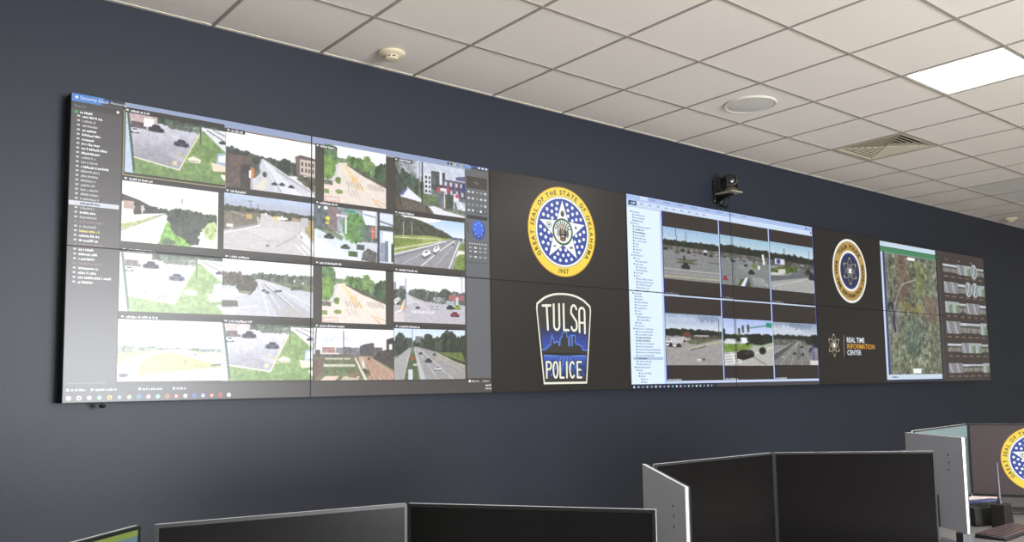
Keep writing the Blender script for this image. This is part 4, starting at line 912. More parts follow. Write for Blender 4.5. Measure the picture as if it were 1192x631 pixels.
def badge(v, cx, cz, R):
    ax = .985
    v.disc((236,236,228), cx, cz, R*ax, R, n=64, layer=0); v.disc((120,92,36), cx, cz, R*.92*ax, R*.92, n=64, layer=1)
    v.disc((186,152,76), cx, cz, R*.90*ax, R*.90, n=64, layer=2)
    v.disc((240,240,236), cx, cz, R*.64*ax, R*.64, n=56, layer=3); v.disc((26,36,84), cx, cz, R*.565*ax, R*.565, n=56, layer=4)
    for i in range(40):
        a = 2*PI*i/40; b = a+PI/60
        v.poly((60,84,170), [(cx+R*.46*math.cos(a), cz+R*.46*math.sin(a)), (cx+R*.56*math.cos(a), cz+R*.56*math.sin(a)), (cx+R*.56*math.cos(b), cz+R*.56*math.sin(b))], 5)
    v.disc((34,40,70), cx, cz, R*.45*ax, R*.45, n=40, layer=6)
    v.arc_text((36,18,6), 'TULSA POLICE', cx, cz, R*.775, 142, 38, R*.19, layer=3, bold=.05)
    v.arc_text((36,18,6), 'REAL TIME INFORMATION CENTER', cx, cz, R*.775, 160, 380, R*.175, layer=3, bold=.05, inward=True)
    atom_star(v, cx, cz, R*.40, (150,150,140), (206,190,120), 7)

def rtic(v):
    atom_star(v, 6.335, .354, .098, (176,170,150), (206,180,110), 0)
    v.line((150,146,140), [(6.508,.452),(6.498,.248)], .007, layer=0, caps=False)
    v.text((226,230,238), 'REAL TIME', 6.553, .385, .066, 0, bold=.02, sx=1.03)
    v.text((206,150,50), 'INFORMATION', 6.553, .326, .066, 0, bold=.02, sx=1.12)
    v.text((214,222,236), 'CENTER', 6.553, .268, .064, 0, bold=.02, sx=1.05)

# ------------------------------------------------------------------ what the video wall shows (wall coordinates)
XC = [0.006, 1.192, 2.407, 3.648, 4.868, 6.075, 7.252, 8.444, 9.635]
ZR = [0.0, 0.7093, 1.4186]
YS = -0.100
UI = Vec()
def r_(c, x0, z0, x1, z1, l=0): UI.rect(c, x0, z0, x1, z1, l)
# --- camera mosaic (two by two displays)
BG = (64,59,53); SB = (86,82,84); WT = (236,236,238)
r_(BG, 0, 0, 2.41, 1.42); r_(SB, 0, .078, .226, 1.42, 1); r_((70,66,68), 0, 1.345, .226, 1.378, 2)
r_((74,132,206), .006, 1.379, .134, 1.42, 3); UI.poly((74,132,206), [(.134,1.379),(.150,1.42),(.134,1.42)], 3)
r_((44,50,70), .150, 1.386, .226, 1.42, 2)
UI.disc((226,236,250), .030, 1.399, .007, n=10, layer=4); UI.text((232,240,252), 'Security Desk', .044, 1.392, .022, 4)
UI.disc((80,120,220), .160, 1.402, .008, n=10, layer=4); UI.text(WT, 'Monitoring', .174, 1.394, .016, 4)
r_((150,164,198), .238, 1.377, 2.255, 1.42, 1); r_((60,84,150), 2.255, 1.40, 2.407, 1.42, 1)
r_((150,120,60), .228, 1.374, 2.20, 1.378, 2)
for i, c in enumerate([(30,30,40),(40,40,50),(236,206,60),(60,120,220),(160,190,60),(90,140,200),(90,150,210),(100,150,210)]): r_(c, 2.085+.024*i, 1.394, 2.085+.024*i+.013, 1.408, 3)
for i in range(3): r_((236,236,244), 2.318+.028*i, 1.400, 2.334+.028*i, 1.412, 3)
# list of cameras
UI.text((150,146,146), 'Search', .020, 1.353, .018, 3); UI.disc(WT, .207, 1.360, .007, n=8, layer=3)
UI.disc((60,170,90), .030, 1.330, .008, n=10, layer=3); UI.words(WT, .046, 1.325, .052, .011, 3, 3)
rows = [(.085,1),(.055,0),(.065,0),(.060,1),(.078,1),(.055,1),(.078,1),(.108,1),(.078,1),(.060,0),(.070,0),(.120,1),(.078,0),(.075,0),(.065,0),(.060,0),(.075,0),(.080,0),(.078,0),(.085,2),(.060,0),(.066,1),(.074,0),(.10,3),(.070,0),(.085,4),(.085,1),(.080,1),(.105,3),(.062,1),(.078,1),(.066,1),(.10,3),(.088,1),(.075,1),(.14,1),(.066,1)]
z = 1.306
for i, (w_, k) in enumerate(rows):
    if k == 2: r_((214,218,228), .004, z-.005, .222, z+.016, 2)
    c = {0:(190,188,190), 1:(240,240,242), 2:(90,92,104), 3:(150,118,116), 4:(236,214,110)}[k]
    r_((206,206,210) if k != 3 else c, .034, z+.003, .046, z+.011, 3)
    UI.words(c, .056, z+.001, w_, .0105, 40+i, 3)
    z -= .0213
r_((120,118,120), .025, .086, .185, .090, 3)
# foot of the mosaic
r_((76,72,70), 0, .0, 2.407, .077, 1); r_((60,56,54), 0, .045, 2.407, .0465, 2)
for i, (a, w_) in enumerate(((.04,.06),(.14,.09),(.345,.09),(.50,.045))): r_((220,222,228), a-.018, .053, a-.007, .064, 3); UI.words((210,210,214), a, .053, w_, .010, 90+i, 3)
tcol = [(236,238,240),(240,240,240),(190,190,196),(90,190,200),(226,190,90),(110,140,220),(150,200,150),(90,150,220),(206,170,220),(120,200,220),(214,120,90),(206,90,80),(200,200,206),(80,120,220),(150,160,220),(210,80,70),(214,80,80),(236,236,240)]
for i, c in enumerate(tcol):
    x = .032+.0425*i
    UI.disc(c, x, .022, .011, n=8, layer=3); r_([(250,250,250),(70,70,80),(240,240,246)][i % 3], x-.004, .017, x+.004, .025, 4)
UI.disc((240,240,240), 2.235, .074, .009, n=10, layer=3); UI.words((210,210,214), 2.25, .068, .055, .011, 8, 3); UI.words((190,190,196), 2.33, .068, .05, .011, 9, 3)
UI.words((226,226,230), 2.355, .042, .043, .011, 10, 3); UI.words((226,226,230), 2.353, .022, .046, .011, 12, 3)
# control strip right of the mosaic
CP = (100,103,108)
r_(CP, 2.217, .092, 2.398, 1.392, 1)
r_((62,58,52), 2.228, 1.27, 2.388, 1.345, 2); UI.text((150,146,140), 'Map', 2.285, 1.30, .022, 3)
rr = random.Random(2)
for zz in (1.24, 1.20, 1.16, 1.125):
    for i in range(5): r_((150,153,158) if rr.random() < .6 else (214,216,220), 2.235+.032*i, zz, 2.252+.032*i, zz+.012, 2)
r_((76,78,82), 2.29, 1.116, 2.385, 1.142, 2); UI.disc((230,232,236), 2.335, 1.129, .009, n=10, layer=3); r_((84,86,90), 2.217, 1.085, 2.398, 1.090, 2)
r_((58,58,62), 2.228, 1.096-.02, 2.385, 1.096+.008-.004, 2)
UI.disc((36,74,170), 2.316, 1.012, .052, .062, n=28, layer=2); UI.disc((60,110,226), 2.312, 1.026, .043, .046, n=24, layer=3)
for i in range(8): UI.disc((150,186,250), 2.316+.033*math.cos(i*PI/4), 1.012+.042*math.sin(i*PI/4), .005, n=6, layer=4)
r_((60,62,66), 2.232, .985, 2.240, 1.05, 2)
for i in range(8): r_((206,208,212), 2.245+.018*i, .918, 2.254+.018*i, .926, 2)
for zz in (.892, .868, .835): 
    for i in range(4): r_((170,172,176) if i != 1 else (220,222,226), 2.242+.038*i, zz, 2.262+.038*i, zz+.010, 2)
r_((80,82,86), 2.217, .80, 2.398, .806, 2); r_((84,86,90), 2.217, .86, 2.398, .863, 2)

# --- camera tree and six views (two by two displays)
WH = (226,244,255)
r_((198,214,240), 3.655, .032, 6.070, 1.42, 0); r_((170,192,236), 3.655, 1.375, 6.070, 1.42, 1); r_((206,224,246), 3.655, 1.341, 6.070, 1.375, 1)
r_(WH, 3.655, .035, 4.022, 1.322, 1); r_((188,206,240), 4.008, .035, 4.03, 1.322, 2)
r_((206,222,250), 3.80, 1.385, 3.88, 1.42, 2); r_((24,66,120), 3.672, 1.338, 3.760, 1.372, 3); UI.words((230,240,250), 3.70, 1.349, .045, .014, 5, 4)
for i in range(9): r_((140,160,200), 3.80+.09*i, 1.352, 3.83+.09*i, 1.362, 2)
for i in range(8): UI.words((120,140,190), 3.90+.16*i, 1.394, .07, .012, 60+i, 2)
r_((60,40,80), 5.955, 1.385, 5.975, 1.400, 2); r_((60,90,190), 6.03, 1.352, 6.05, 1.372, 2); UI.words((120,130,180), 5.985, 1.386, .05, .012, 4, 2)
ind = [0,1,1,1,0,1,1,1,1,1,1,1,1,1,1,0,1,2,1,2,2,1,1,2,2,2,2,2, 0,1,1,1,1,1,1,1,2,2,1,1,0,1,1,1,1,1,1,1,1,1,1,1,1,0,1,2,2,3,3]
ln = [.10,.14,.14,.12,.09,.22,.13,.14,.14,.15,.15,.05,.05,.09,.06,.13,.06,.13,.10,.12,.14,.10,.06,.20,.20,.18,.15,.15, .10,.08,.09,.15,.15,.13,.05,.08,.16,.15,.06,.10,.24,.20,.20,.18,.17,.22,.20,.30,.30,.22,.12,.18,.16,.18,.05,.14,.06,.06,.05]
z = 1.284
for i, (a, w_) in enumerate(zip(ind, ln)):
    x = 3.69+.022*a
    r_((70,90,140), x, z+.001, x+.012, z+.012, 3)
    if i == 50: r_((176,202,226), 3.68, z-.004, 4.0, z+.016, 2)
    UI.words((140,162,204) if i not in (3,6,7,43,44,50) else (66,84,130), x+.02, z, w_*.8, .0115, 200+i, 3)
    z -= .0214
DB = (38,32,28)
for bx0, bx1 in ((4.035,4.705),(4.722,5.381),(5.401,6.057)):
    for bz0, bz1 in ((.701,1.333),(.054,.690)):
        r_((22,24,104), bx0-.006, bz0, bx0+.020, bz1, 2); r_(DB, bx0+.018, bz0, bx1, bz1, 3)
        UI.words((190,196,206), bx0+.008, bz0+.002, .16, .014, int(bx0*100+bz0*10), 4)
r_((34,38,72), 3.655, .028, 6.070, .034, 2); r_((64,60,64), 4.60, .0, 6.070, .030, 1); r_((26,32,58), 3.655, .0, 4.62, .030, 2)
for i in range(20):
    x = 3.68+.046*i; UI.disc([(230,236,246),(190,200,220),(120,150,210),(206,206,190),(110,190,190)][i % 5], x, .014, .009, n=8, layer=3)
r_((22,24,110), 6.058, .03, 6.072, 1.41, 4)
# --- map window
r_((46,40,38), 7.255, 0, 8.444, 1.42, 0); r_((202,218,234), 7.262, .030, 8.436, 1.405, 1)
r_((214,222,240), 7.38, 1.372, 7.50, 1.385, 2); r_((66,132,92), 7.262, 1.30, 8.436, 1.352, 2); r_((40,100,62), 7.262, 1.350, 8.436, 1.357, 3)
r_((52,58,110), 7.300, .078, 7.345, 1.30, 2); UI.words((80,90,110), 7.36, .048, .12, .016, 3, 3)
r_((46,40,38), 8.428, 0, 8.444, 1.40, 3); r_((30,34,80), 7.255, .012, 8.436, .030, 1)
# --- list of thumbnails
TB = (58,50,48)
r_(TB, 8.444, 0, 9.635, 1.42, 0); r_((70,74,92), 8.47, 1.385, 8.62, 1.395, 1); r_((66,66,72), 8.475, .03, 8.505, 1.38, 1)
for i in range(3): UI.words((150,140,120), 8.66+.3*i, 1.325, .05, .016, 20+i, 2)
trow = [(1.180,1.292),(.962,1.085),(.745,.868),(.518,.652),(.308,.420),(.090,.196)]
# --- plain black logo displays
r_((18,15,13), 2.410, 0, 3.652, 1.42, 0); r_((14,12,10), 6.078, 0, 7.256, 1.42, 0)
# title bars of the sixteen mosaic views
MX = [.231, .716, 1.209, 1.705]; MT = [1.3735, 1.043, .709, .381]
MOS = [[('F11', .243,.721,1.080,1.368), ('F12', .723,1.213,1.077,1.371), ('F13', 1.266,1.655,1.067,1.387), ('F14', 1.718,2.214,1.075,1.382)],
       [('F21', .234,.687,.750,1.038), ('F22', .717,1.207,.754,1.043), ('F23', 1.210,1.701,.752,1.042), ('F24', 1.708,2.206,.751,1.044)],
       [('F31', .231,.713,.421,.699), ('F32', .714,1.204,.422,.706), ('F33', 1.257,1.651,.401,.712), ('F34', 1.704,2.205,.418,.709)],
       [('F41', .231,.713,.094,.383), ('F42', .713,1.204,.092,.379), ('F43', 1.209,1.702,.088,.370), ('F44', 1.705,2.202,.087,.381)]]
for rI, row in enumerate(MOS):
    for cI, (nm, x0, x1, z0, z1) in enumerate(row):
        tw = [.085,.06,.09,.085][cI]+.02*rI
        if rI == 0 and cI > 0:                              # small dark tab lying over the picture
            zt, l = 1.361, 8; r_((44,42,44), MX[cI]+.004, zt-.003, MX[cI]+tw+.045, zt+.018, l)
        else:
            zt, l = z1+.004, 3; r_((52,49,48), MX[cI], zt-.004, MX[cI]+.484, zt+.022, l)
        r_((226,228,232), MX[cI]+.012, zt+.005, MX[cI]+.024, zt+.013, l+1)
        UI.words((224,224,228), MX[cI]+.034, zt+.002, tw, .012, 300+rI*4+cI, l+1)
for a, b in (((.236,1.378),(.236,1.066)), ((.236,1.066),(.724,1.066)), ((.724,1.066),(.724,1.374))): UI.line((176,168,120), [a, b], .004, layer=5, caps=False)

# ------------------------------------------------------------------ the sixteen displays
VIEWS = {
 'F11': (lambda: lot(146, 84, 1.0), 'view of a parking lot with dark blue car and sunlit lawn, darker exposure'),
 'F12': (lambda: road_building(132, 84), 'view of a straight road with brown block at left and office building at right'),
 'F13': (lambda: avenue(92, 82), 'narrow view of a tree-lined avenue with crosswalks'),
 'F14': (lambda: signals(104, 76), 'view of a busy street corner with red signals and white house fronts'),
 'F21': (lambda: path_tree(140, 88), 'view of a white path beside a big dark bush'),
 'F22': (lambda: junction(132, 84), 'view of a wide pale junction under a blue-grey sky'),
 'F23': (lambda: street_trees(116, 78), 'view of a street with yellow diamond sign and young tree'),
 'F24': (lambda: highway(104, 74), 'view of a highway beside a wooded ridge with two white cars'),
 'F31': (lambda: lot(146, 84, 1.22, 55), 'view of a parking lot with dark blue car, over-bright exposure with painted-in glare'),  # lift washes the colours pale, standing in for glare on the screen
 'F32': (lambda: road_bush(132, 84), 'view of a wide road with a round dark bush at left'),
 'F33': (lambda: avenue(92, 82, 1.04), 'narrow pale view of the tree-lined avenue'),
 'F34': (lambda: road_cars(104, 74), 'view of an intersection with a green car and a dark red car'),
 'F41': (lambda: field(148, 90), 'over-bright view of a flat green field and white road with orange barrels'),
 'F42': (lambda: lot(132, 84, 1.12, 25), 'view of a parking lot with dark blue car, middle exposure'),
 'F43': (lambda: skyline(116, 74), 'view of brick walks and a low city skyline'),
 'F44': (lambda: boulevard(104, 74), 'view of a boulevard with grass median and passing cars'),
 'G11': (lambda: g_lot(74, 70), 'view of a wide grey lot full of parked cars'),
 'G12': (lambda: g_median(66, 64), 'view of a divided road with a white median stripe and pink car'),
 'G13': (lambda: g_corner(58, 60), 'view of a street corner with white and blue signboard'),
 'G21': (lambda: g_plaza(74, 66), 'view of a cloudy empty junction with parked cars at left'),
 'G22': (lambda: g_truck(66, 60), 'view of a dark pickup below hanging traffic lights'),
 'G23': (lambda: g_avenue(58, 54), 'view of a grey multi-lane avenue under clouds'),
}
ALL = [f for row in MOS for f in row]
ALL += [('G11',4.038,4.705,.820,1.216), ('G12',4.724,5.382,.818,1.220), ('G13',5.402,6.057,.812,1.226), ('G21',4.034,4.703,.171,.560), ('G22',4.722,5.384,.168,.545), ('G23',5.398,6.060,.173,.538)]
PLAB = [['lower left corner display of the video wall showing a pale field view and white icons', 'lower display of the camera mosaic showing brick walks, boulevard and intersection views', 'dark display showing the blue and white police shield', 'display with white camera tree list, a dark blue icon bar and cloudy junction view', 'display showing a dark pickup below traffic lights and a grey avenue', 'dark display showing the atom star mark with three lines of lettering', 'display showing the lower half of the aerial city map', 'lower right corner display of the video wall with three rows of small thumbnails'],
        ['upper left corner display of the video wall with blue tab and camera list', 'upper display of the camera mosaic with tree-lined avenue view and blue globe', 'dark display showing the round yellow and blue state seal', 'display with white camera tree list under a pale blue toolbar, grey parking view', 'display showing a divided road view and a street corner view below a blue bar', 'dark display showing the round gold and white police badge', 'display showing the upper half of the aerial city map under a green bar', 'upper right corner display of the video wall with small round and square thumbnails']]
IMG = {}
IN = .0032
for rI in range(2):
    for cI in range(8):
        x0, x1, z0, z1 = XC[cI], XC[cI+1], ZR[rI], ZR[rI+1]
        loc = ((x0+x1)/2, -.003, z0)
        t = thing('video_wall_display', PLAB[rI][cI], 'display', loc, group='displays of the video wall')
        inv = Matrix.Translation(Vector(loc)).inverted()
        def keep(o):
            o.matrix_parent_inverse = inv; return o
        keep(MB().box(x0+.0006, YS+.002, z0+.0006, x1-.0006, -.003, z1-.0006).build('casing', M_casing, t))
        bz = MB(); y0 = YS-.0012; y1 = YS+.002
        bz.box(x0+.0006, y0, z0+.0006, x0+IN, y1, z1-.0006); bz.box(x1-IN, y0, z0+.0006, x1-.0006, y1, z1-.0006)
        bz.box(x0+IN, y0, z0+.0006, x1-IN, y1, z0+IN); bz.box(x0+IN, y0, z1-IN, x1-IN, y1, z1-.0006)
        keep(bz.build('bezel', M_black, t))
        clip = (x0+IN, z0+IN, x1-IN, z1-IN)
        sc = keep(UI.build('screen', YS, M_wallscreen, t, clip))
        for nm, a, b, c, d in ALL:
            if d < z0 or c > z1 or min(b, clip[2])-max(a, clip[0]) < .004: continue
            if min(d, z1)-max(c, z0) < .1: continue
            if nm not in IMG: IMG[nm] = VIEWS[nm][0]()
            grid_picture('camera_view', IMG[nm], a, max(c, clip[1]), b, min(d, clip[3]), YS-.0016, M_wallscreen, sc, VIEWS[nm][1], (clip[0], clip[2]))
        if cI == 6:
            if 'map' not in IMG: IMG['map'] = city_map(96, 180)
            im = IMG['map']; H = im.shape[0]; m0, m1 = .080, 1.298
            za, zb = max(m0, clip[1]), min(m1, clip[3])
            i0, i1 = int(round((m1-zb)/(m1-m0)*(H-1))), int(round((m1-za)/(m1-m0)*(H-1)))
            grid_picture('city_map', im[i0:i1+1], 7.345, za, 8.425, zb, YS-.0016, M_wallscreen, sc, 'half of an aerial map of a city in greens and browns')
        if cI == 7:
            k = 0
            for tz0, tz1 in trow:
                if not (z0 < (tz0+tz1)/2 < z1): continue
                for i in range(6):
                    sd = int(tz0*1000)+i*3+(i*i) % 5; xa = 8.59+.170*i; xb = xa+.166
                    tall = sd % 4 in (1, 2)
                    za, zb = (tz0, tz1) if tall else (tz0+.012, tz1-.012)
                    if tz1 > 1.2 and i == 4 or (.9 < tz0 < 1 and i in (3, 4)):
                        v = Vec(); mx, mz = (xa+xb)/2, (tz0+tz1)/2
                        v.disc((170,178,180), mx, mz, .085, .085, layer=0); v.disc((120,128,134), mx, mz, .066, .066, layer=1); v.line((196,200,196), [(mx-.03,mz-.06),(mx+.02,mz+.07)], .02, layer=2, caps=False); v.disc((150,156,150), mx+.02, mz-.02, .02, layer=2)
                        v.build('camera_thumbnail', YS-.0016, M_wallscreen, sc)
                    else:
                        grid_picture('camera_thumbnail', thumb(sd)*.88, xa, za, xb, zb, YS-.0016, M_wallscreen, sc)
                    v = Vec(); v.words((150,130,112), xa+.02, tz0-.042, .09, .014, sd); v.build('caption', YS-.0016, M_wallscreen, sc)
        v = Vec()
        if (rI, cI) == (1, 2): seal(v, 3.022, 1.070, .308); v.build('state_seal', YS-.0014, M_wallscreen, sc, label='round yellow ringed seal with a white star on blue')
        if (rI, cI) == (0, 2): shield(v); v.build('police_shield', YS-.0014, M_wallscreen, sc, label='white outlined shield with blue skyline')
        if (rI, cI) == (1, 5): badge(v, 6.672, 1.060, .304); v.build('police_badge', YS-.0014, M_wallscreen, sc, label='round gold and white badge with dark blue centre')
        if (rI, cI) == (0, 5): rtic(v); v.build('center_mark', YS-.0014, M_wallscreen, sc, label='atom star beside white and orange lettering')

# small mounting knob under the wall's left end
t = thing('mounting_knob', 'small black mounting knob under the left end of the video wall', 'knob', (.175, -.09, -.001))
MB().lathe([(.005,0),(.005,-.008),(.013,-.010),(.015,-.016),(.011,-.024),(0,-.026)], n=20).build('knob', M_black, t, smooth=True)
MB().lathe([(.006,0),(.006,-.006),(0,-.006)], (-.018,0,0), 12).build('screw', M_dark, t)

# ------------------------------------------------------------------ camera on the wall bracket
t = thing('ptz_camera', 'dark motorised camera on a wall bracket above the video wall', 'camera', (4.83, 0, 1.60))
pl = MB().box(-.045, -.012, -.10, .045, 0, .085); pl.build('wall_plate', M_black, t, bevel=.004)
a = MB().box(-.02, -.16, -.055, .02, -.010, -.035); a.add([(-.008,-.012,-.095),(.008,-.012,-.095),(.008,-.14,-.055),(-.008,-.14,-.055),(-.008,-.012,-.055),(.008,-.012,-.055)], [(0,1,2,3),(0,3,4),(1,5,2),(0,4,5,1),(3,2,5,4)])
a.build('arm', M_black, t)
MB().box(-.070, -.215, -.040, .070, -.04, -.031).build('platform', M_camlight, t, bevel=.004)
MB().lathe([(0,-.029),(.062,-.029),(.066,-.022),(.058,.0),(.045,.006),(0,.007)], (0,-.135,0), 36).build('base', M_camgrey, t, smooth=True)
for sx in (-1, 1): MB().box(min(sx*.062,sx*.078), -.17, -.005, max(sx*.062,sx*.078), -.10, .085).build('yoke_arm', M_black, t, bevel=.008)
Mh = Matrix.Rotation(math.radians(96), 3, 'X') @ Matrix.Identity(3)
Mh = Matrix.Rotation(math.radians(-38), 3, 'Z') @ Matrix.Rotation(math.radians(82), 3, 'X')
hd = MB().lathe([(0,-.062),(.030,-.058),(.052,-.04),(.060,-.01),(.060,.03),(.052,.052),(.046,.058),(.044,.050),(0,.050)], (0,-.135,.062), 36, Mh)
head = hd.build('head', M_camgrey, t, smooth=True)
MB().lathe([(.044,.052),(.040,.056),(.030,.062),(0,.066)], (0,-.135,.062), 32, Mh).build('lens', M_glass, head, smooth=True)
for k, (px, pz) in enumerate(((-.03,-.12),(.02,-.13))):
    MB().tube([(px,-.10,-.045),(px-.01,-.12,-.08),(px-.005,-.10,pz),(px+.02,-.06,pz-.015),(px+.03,-.015,pz+.02)], .0055, 8).build('cable', M_black, t, smooth=True)
for x, z in ((-.04,-.085),(.04,-.085),(-.04,.06),(.04,.06)): MB().lathe([(.006,0),(.005,.004),(0,.005)], (x,-.012,z), 8, Matrix.Rotation(PI/2, 3, 'X')).build('bolt', M_camlight, t)

# ------------------------------------------------------------------ desks and desk monitors
DZ = -0.655
def desk(x0, x1, y0, y1, label):
    cx, cy = (x0+x1)/2, (y0+y1)/2; hx, hy = (x1-x0)/2, (y1-y0)/2; H = DZ-ZF
    t = thing('desk', label, 'desk', (cx, cy, ZF), group='grey operator desks')
    MB().box(-hx, -hy, H-.03, hx, hy, H).build('desktop', M_desk, t, bevel=.004)
    for sx in (-1, 1): MB().box(sx*(hx-.05)-.02, -hy+.06, 0, sx*(hx-.05)+.02, hy-.04, H-.03).build('leg_panel', M_deskside, t)
    MB().box(-hx+.07, hy-.10, .12, hx-.07, hy-.08, H-.03).build('modesty_panel', M_deskside, t)
desk(-.98, .70, -3.60, -2.20, 'grey operator desk below the left pair of dark monitors')
desk(.78, 2.46, -3.45, -2.12, 'grey operator desk below the middle group of monitors')
desk(2.56, 4.75, -3.30, -2.02, 'grey operator desk at the right under the seal monitor')

def monitor(label, A, B, ztop, h, kind, deep=.012, foot=False, back=None):
    A, B = Vector(A), Vector(B); d = B-A; w = d.length; ang = math.atan2(d.y, d.x)
    c = (A+B)/2; zb = ztop-h-DZ; zt = ztop-DZ
    t = thing('desk_monitor', label, 'monitor', (c.x, c.y, DZ), ang, group='monitors on the operator desks')
    hw = w/2
    hb = MB().box(-hw+.003, .004, zb, hw-.003, deep, zt)
    hb.build('housing', back or M_silver, t)
    for s in (-1, 1): MB().box(min(s*hw, s*(hw-.003)), .002, zb, max(s*hw, s*(hw-.003)), deep-.001, zt).build('edge_trim', M_edge, t, label='bright polished side edge')
    bz = MB(); q = .007
    bz.box(-hw,-.003,zb,-hw+q,.004,zt); bz.box(hw-q,-.003,zb,hw,.004,zt); bz.box(-hw+q,-.003,zt-q,hw-q,.004,zt); bz.box(-hw+q,-.003,zb,hw-q,.004,zb+q*2)
    bz.build('bezel', M_black, t)
    if kind == 'off':
        MB().box(-hw+q, -.0012, zb+2*q, hw-q, .003, zt-q).build('screen', M_off, t)
    else:
        v = Vec(); x0, x1, z0, z1 = -hw+q, hw-q, zb+2*q, zt-q
        if kind == 'seal':
            v.rect((70,58,62), x0, z0, x1, z1, 0); sc = v.build('screen', -.0012, M_deskscreen, t)
            v = Vec(); seal(v, .018, (z0+z1)/2+.005, h*.445); v.build('state_seal', -.0016, M_deskscreen, sc, label='round yellow ringed seal with a white star on blue')
        elif kind == 'teal':
            v.rect((88,112,112), x0, z0, x1, z1, 0); v.rect((120,146,148), x0, z1-.06, x1, z1, 1); v.rect((64,96,90), x1-.10, z0, x1, z1-.07, 1)
            for i in range(6): v.rect((40,66,62), x1-.10, z1-.075-.055*i, x1, z1-.070-.055*i, 2)
            v.rect((104,132,130), x0, z0, x0+.2, z1-.07, 1); v.build('screen', -.0012, M_deskscreen, t)
        else:
            v.rect((92,118,128), x0, z0, x1, z1, 0); v.rect((120,140,60), x0, z1-.012, x1, z1, 1); v.rect((110,140,96), x0, z0, x1-.12, z1-.02, 1); v.build('screen', -.0012, M_deskscreen, t)
    MB().box(-.025, deep, .012, .025, deep+.03, zb+h*.35).build('stand_neck', M_dark, t, bevel=.003)
    MB().box(-.12, deep-.06, 0, .12, deep+.13, .012).build('stand_base', M_dark, t, bevel=.004)
    for i, (x, z) in enumerate(((-.16,.80),(-.165,.72),(-.16,.64))):
        MB().lathe([(.004,0),(.0035,.0015),(0,.002)], (x*w/.62, deep, zb+h*z), 8, Matrix.Rotation(-PI/2, 3, 'X')).build('screw', M_black, t)
    if foot: MB().box(-hw+.004, -.012, 0, -hw+.05, .03, zb).build('foot', M_dark, t)
ZA = -.22; HA = .345
monitor('lit monitor at the lower left corner, only its top edge in view', (-.753,-2.868), (-.338,-2.517), ZA, HA, 'lit')
monitor('switched-off wide monitor at lower left, left one of the pair under the video wall', (-.313,-2.535), (.211,-2.641), ZA, HA, 'off')
monitor('switched-off monitor with bright reflection, right one of the low pair', (.214,-2.643), (.526,-3.120), ZA, HA, 'off')
monitor('monitor seen from its pale silver back in the middle of the foreground', (.886,-2.913), (1.282,-2.400), ZA, HA, 'off')
monitor('switched-off black monitor directly right of the middle silver-backed monitor', (1.288,-2.436), (1.902,-2.463), ZA, HA, 'off')
monitor('switched-off black monitor, rightmost of the middle group', (1.905,-2.465), (2.316,-2.868), ZA, HA, 'off')
ZB = -.20; HB = .375
monitor('monitor seen from its grey back at the right, beside the teal-lit monitor', (2.786,-2.772), (3.01,-2.42), ZB, .385, 'off', foot=True, back=M_greyback)
monitor('monitor with a lit teal picture behind the right-hand grey monitor back', (3.13,-2.39), (3.86,-2.316), ZB, HB, 'teal')
monitor('monitor showing the round state seal on a dark screen at the right edge', (3.866,-2.318), (4.116,-2.842), ZB, HB, 'seal')

# things on the right-hand desk
t = thing('telephone_dock', 'low black box on the right-hand desk behind the thin grey rod', 'box', (3.52, -2.53, DZ), -.35)
MB().add([(-.12,-.05,0),(.12,-.05,0),(.12,.06,0),(-.12,.06,0),(-.115,-.04,.085),(.115,-.04,.085),(.12,.06,.105),(-.12,.06,.105)], [(0,3,2,1),(4,5,6,7),(0,1,5,4),(1,2,6,5),(2,3,7,6),(3,0,4,7)]).build('body', M_rough, t, bevel=.006)
MB().box(-.10, .012, .098, .10, .055, .108).build('top_tray', M_blue, t)
for i in range(4):
    for j in range(2): MB().box(-.09+.03*i, -.032+.022*j, .085+.0045*j, -.072+.03*i, -.018+.022*j, .093+.0045*j).build('key', M_dark, t)
t = thing('rod_stand', 'thin upright grey rod on a dark block in front of the seal monitor', 'stand', (3.455, -2.62, DZ))
MB().box(-.035, -.035, 0, .045, .03, .11)  .build('block', M_rough, t, bevel=.006)
MB().tube([(0,0,.10),(-.002,0,.2),(-.004,0,.30)], [.007,.006,.004], 10).build('rod', M_rod, t, smooth=True)
MB().lathe([(.012,.108),(.012,.13),(.008,.135)], n=14).build('collar', M_dark, t, smooth=True)
t = thing('keyboard', 'dark glossy keyboard lying on the right-hand desk below the seal monitor', 'keyboard', (3.30, -2.71, DZ), .03)
MB().add([(-.20,-.065,0),(.20,-.065,0),(.20,.065,0),(-.20,.065,0),(-.197,-.062,.012),(.197,-.062,.012),(.197,.063,.02),(-.197,.063,.02)], [(0,3,2,1),(4,5,6,7),(0,1,5,4),(1,2,6,5),(2,3,7,6),(3,0,4,7)]).build('shell', M_black, t, bevel=.003)
kb = MB().box(-.010, -.009, 0, .010, .009, .004).build('key', M_tab, t)
for i in range(15):
    for j in range(5):
        o = kb if i == j == 0 else kb.copy()
        if o is not kb: col.objects.link(o); o.parent = t
        o.location = (-.18+.0257*i, -.047+.0235*j, .0128+.0015*j)
t = thing('document_stack', 'loose pale papers on the desk beneath the seal monitor', 'papers', (4.20, -2.16, DZ), .2)
for i, (x, y, a) in enumerate(((0,0,.1),(.10,.02,-.2),(.22,-.02,.15))): 
    q = MB().obox(x, y, .003+.004*i, .21, .15, .004, Matrix.Rotation(a, 3, 'Z')); q.build('paper', M_cloth, t)

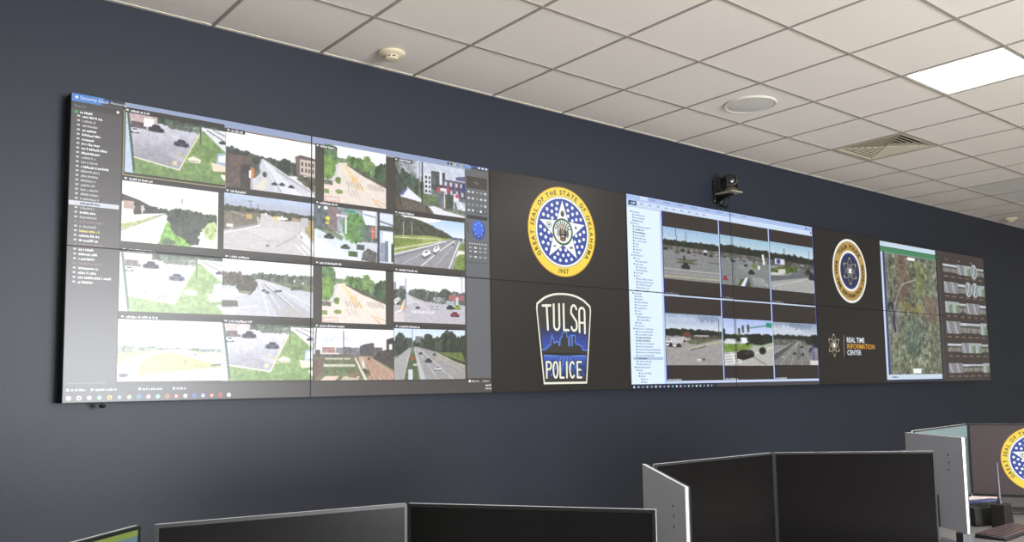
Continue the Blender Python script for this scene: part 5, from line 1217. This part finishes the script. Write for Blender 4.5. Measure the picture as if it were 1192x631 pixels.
# ------------------------------------------------------------------ light
def area(name, loc, size, power, color=(1,1,1), rot=(0,0,0)):
    l = bpy.data.lights.new(name, 'AREA'); l.shape = 'RECTANGLE'; l.size, l.size_y = size; l.energy = power; l.color = color
    o = bpy.data.objects.new(name, l); col.objects.link(o); o.location = loc; o.rotation_euler = rot; return o
for i, (n, r, pw, sp) in enumerate(((0,8,14,180),(4,8,14,180),(8,8,14,180),(12,8,11,180),(0,12,14,180),(5,12,14,180),(10,12,12,180),(15,9,12,180),(-1,4,6,95),(1,3,12,95),(3,4,36,95),(5,6,16,95),(9,6,12,95),(13,5,11,95))):  # unseen lamps; narrow-spread ones added so floor bounce brightens the ceiling
    x, y = cell_center(n, r); area('unseen_ceiling_lamp', (x, y, HC-.01), (.58,.58), pw, (1,.925,.87)).data.spread = math.radians(sp)
area('window_daylight', ((WX0+WX1)/2, YB+.01, (WZ0+WZ1)/2), (WX1-WX0, WZ1-WZ0), 880, (.92,.96,1), (PI/2, 0, 0))
W = bpy.data.worlds.new('world'); scene.world = W; W.use_nodes = True
W.node_tree.nodes['Background'].inputs[0].default_value = (.6,.7,.85,1); W.node_tree.nodes['Background'].inputs[1].default_value = .5

# ------------------------------------------------------------------ camera and view
cd = bpy.data.cameras.new('camera'); cam = bpy.data.objects.new('camera', cd); col.objects.link(cam); scene.camera = cam
F = 1005.733
cd.sensor_fit = 'HORIZONTAL'; cd.sensor_width = 36.0; cd.lens = F/1192*36
cd.shift_x = -15.195/1192; cd.shift_y = 41.551/1192
cd.clip_start = .05; cd.clip_end = 60
Rr = ((0.7707719,-0.6368715,-0.01747465),(0.04351346,0.07998632,-0.99584576),(0.63562352,0.76680954,0.08936369))
m = Matrix.Identity(4)
for i in range(3):
    m[i][0] = Rr[0][i]; m[i][1] = -Rr[1][i]; m[i][2] = -Rr[2][i]
m[0][3], m[1][3], m[2][3] = -0.863685, -4.377601, 0.048925
cam.matrix_world = m
vs_ = scene.view_settings
vs_.view_transform = 'Standard'; vs_.look = 'None'; vs_.exposure = 0.0; vs_.gamma = 1.0; vs_.use_curve_mapping = False
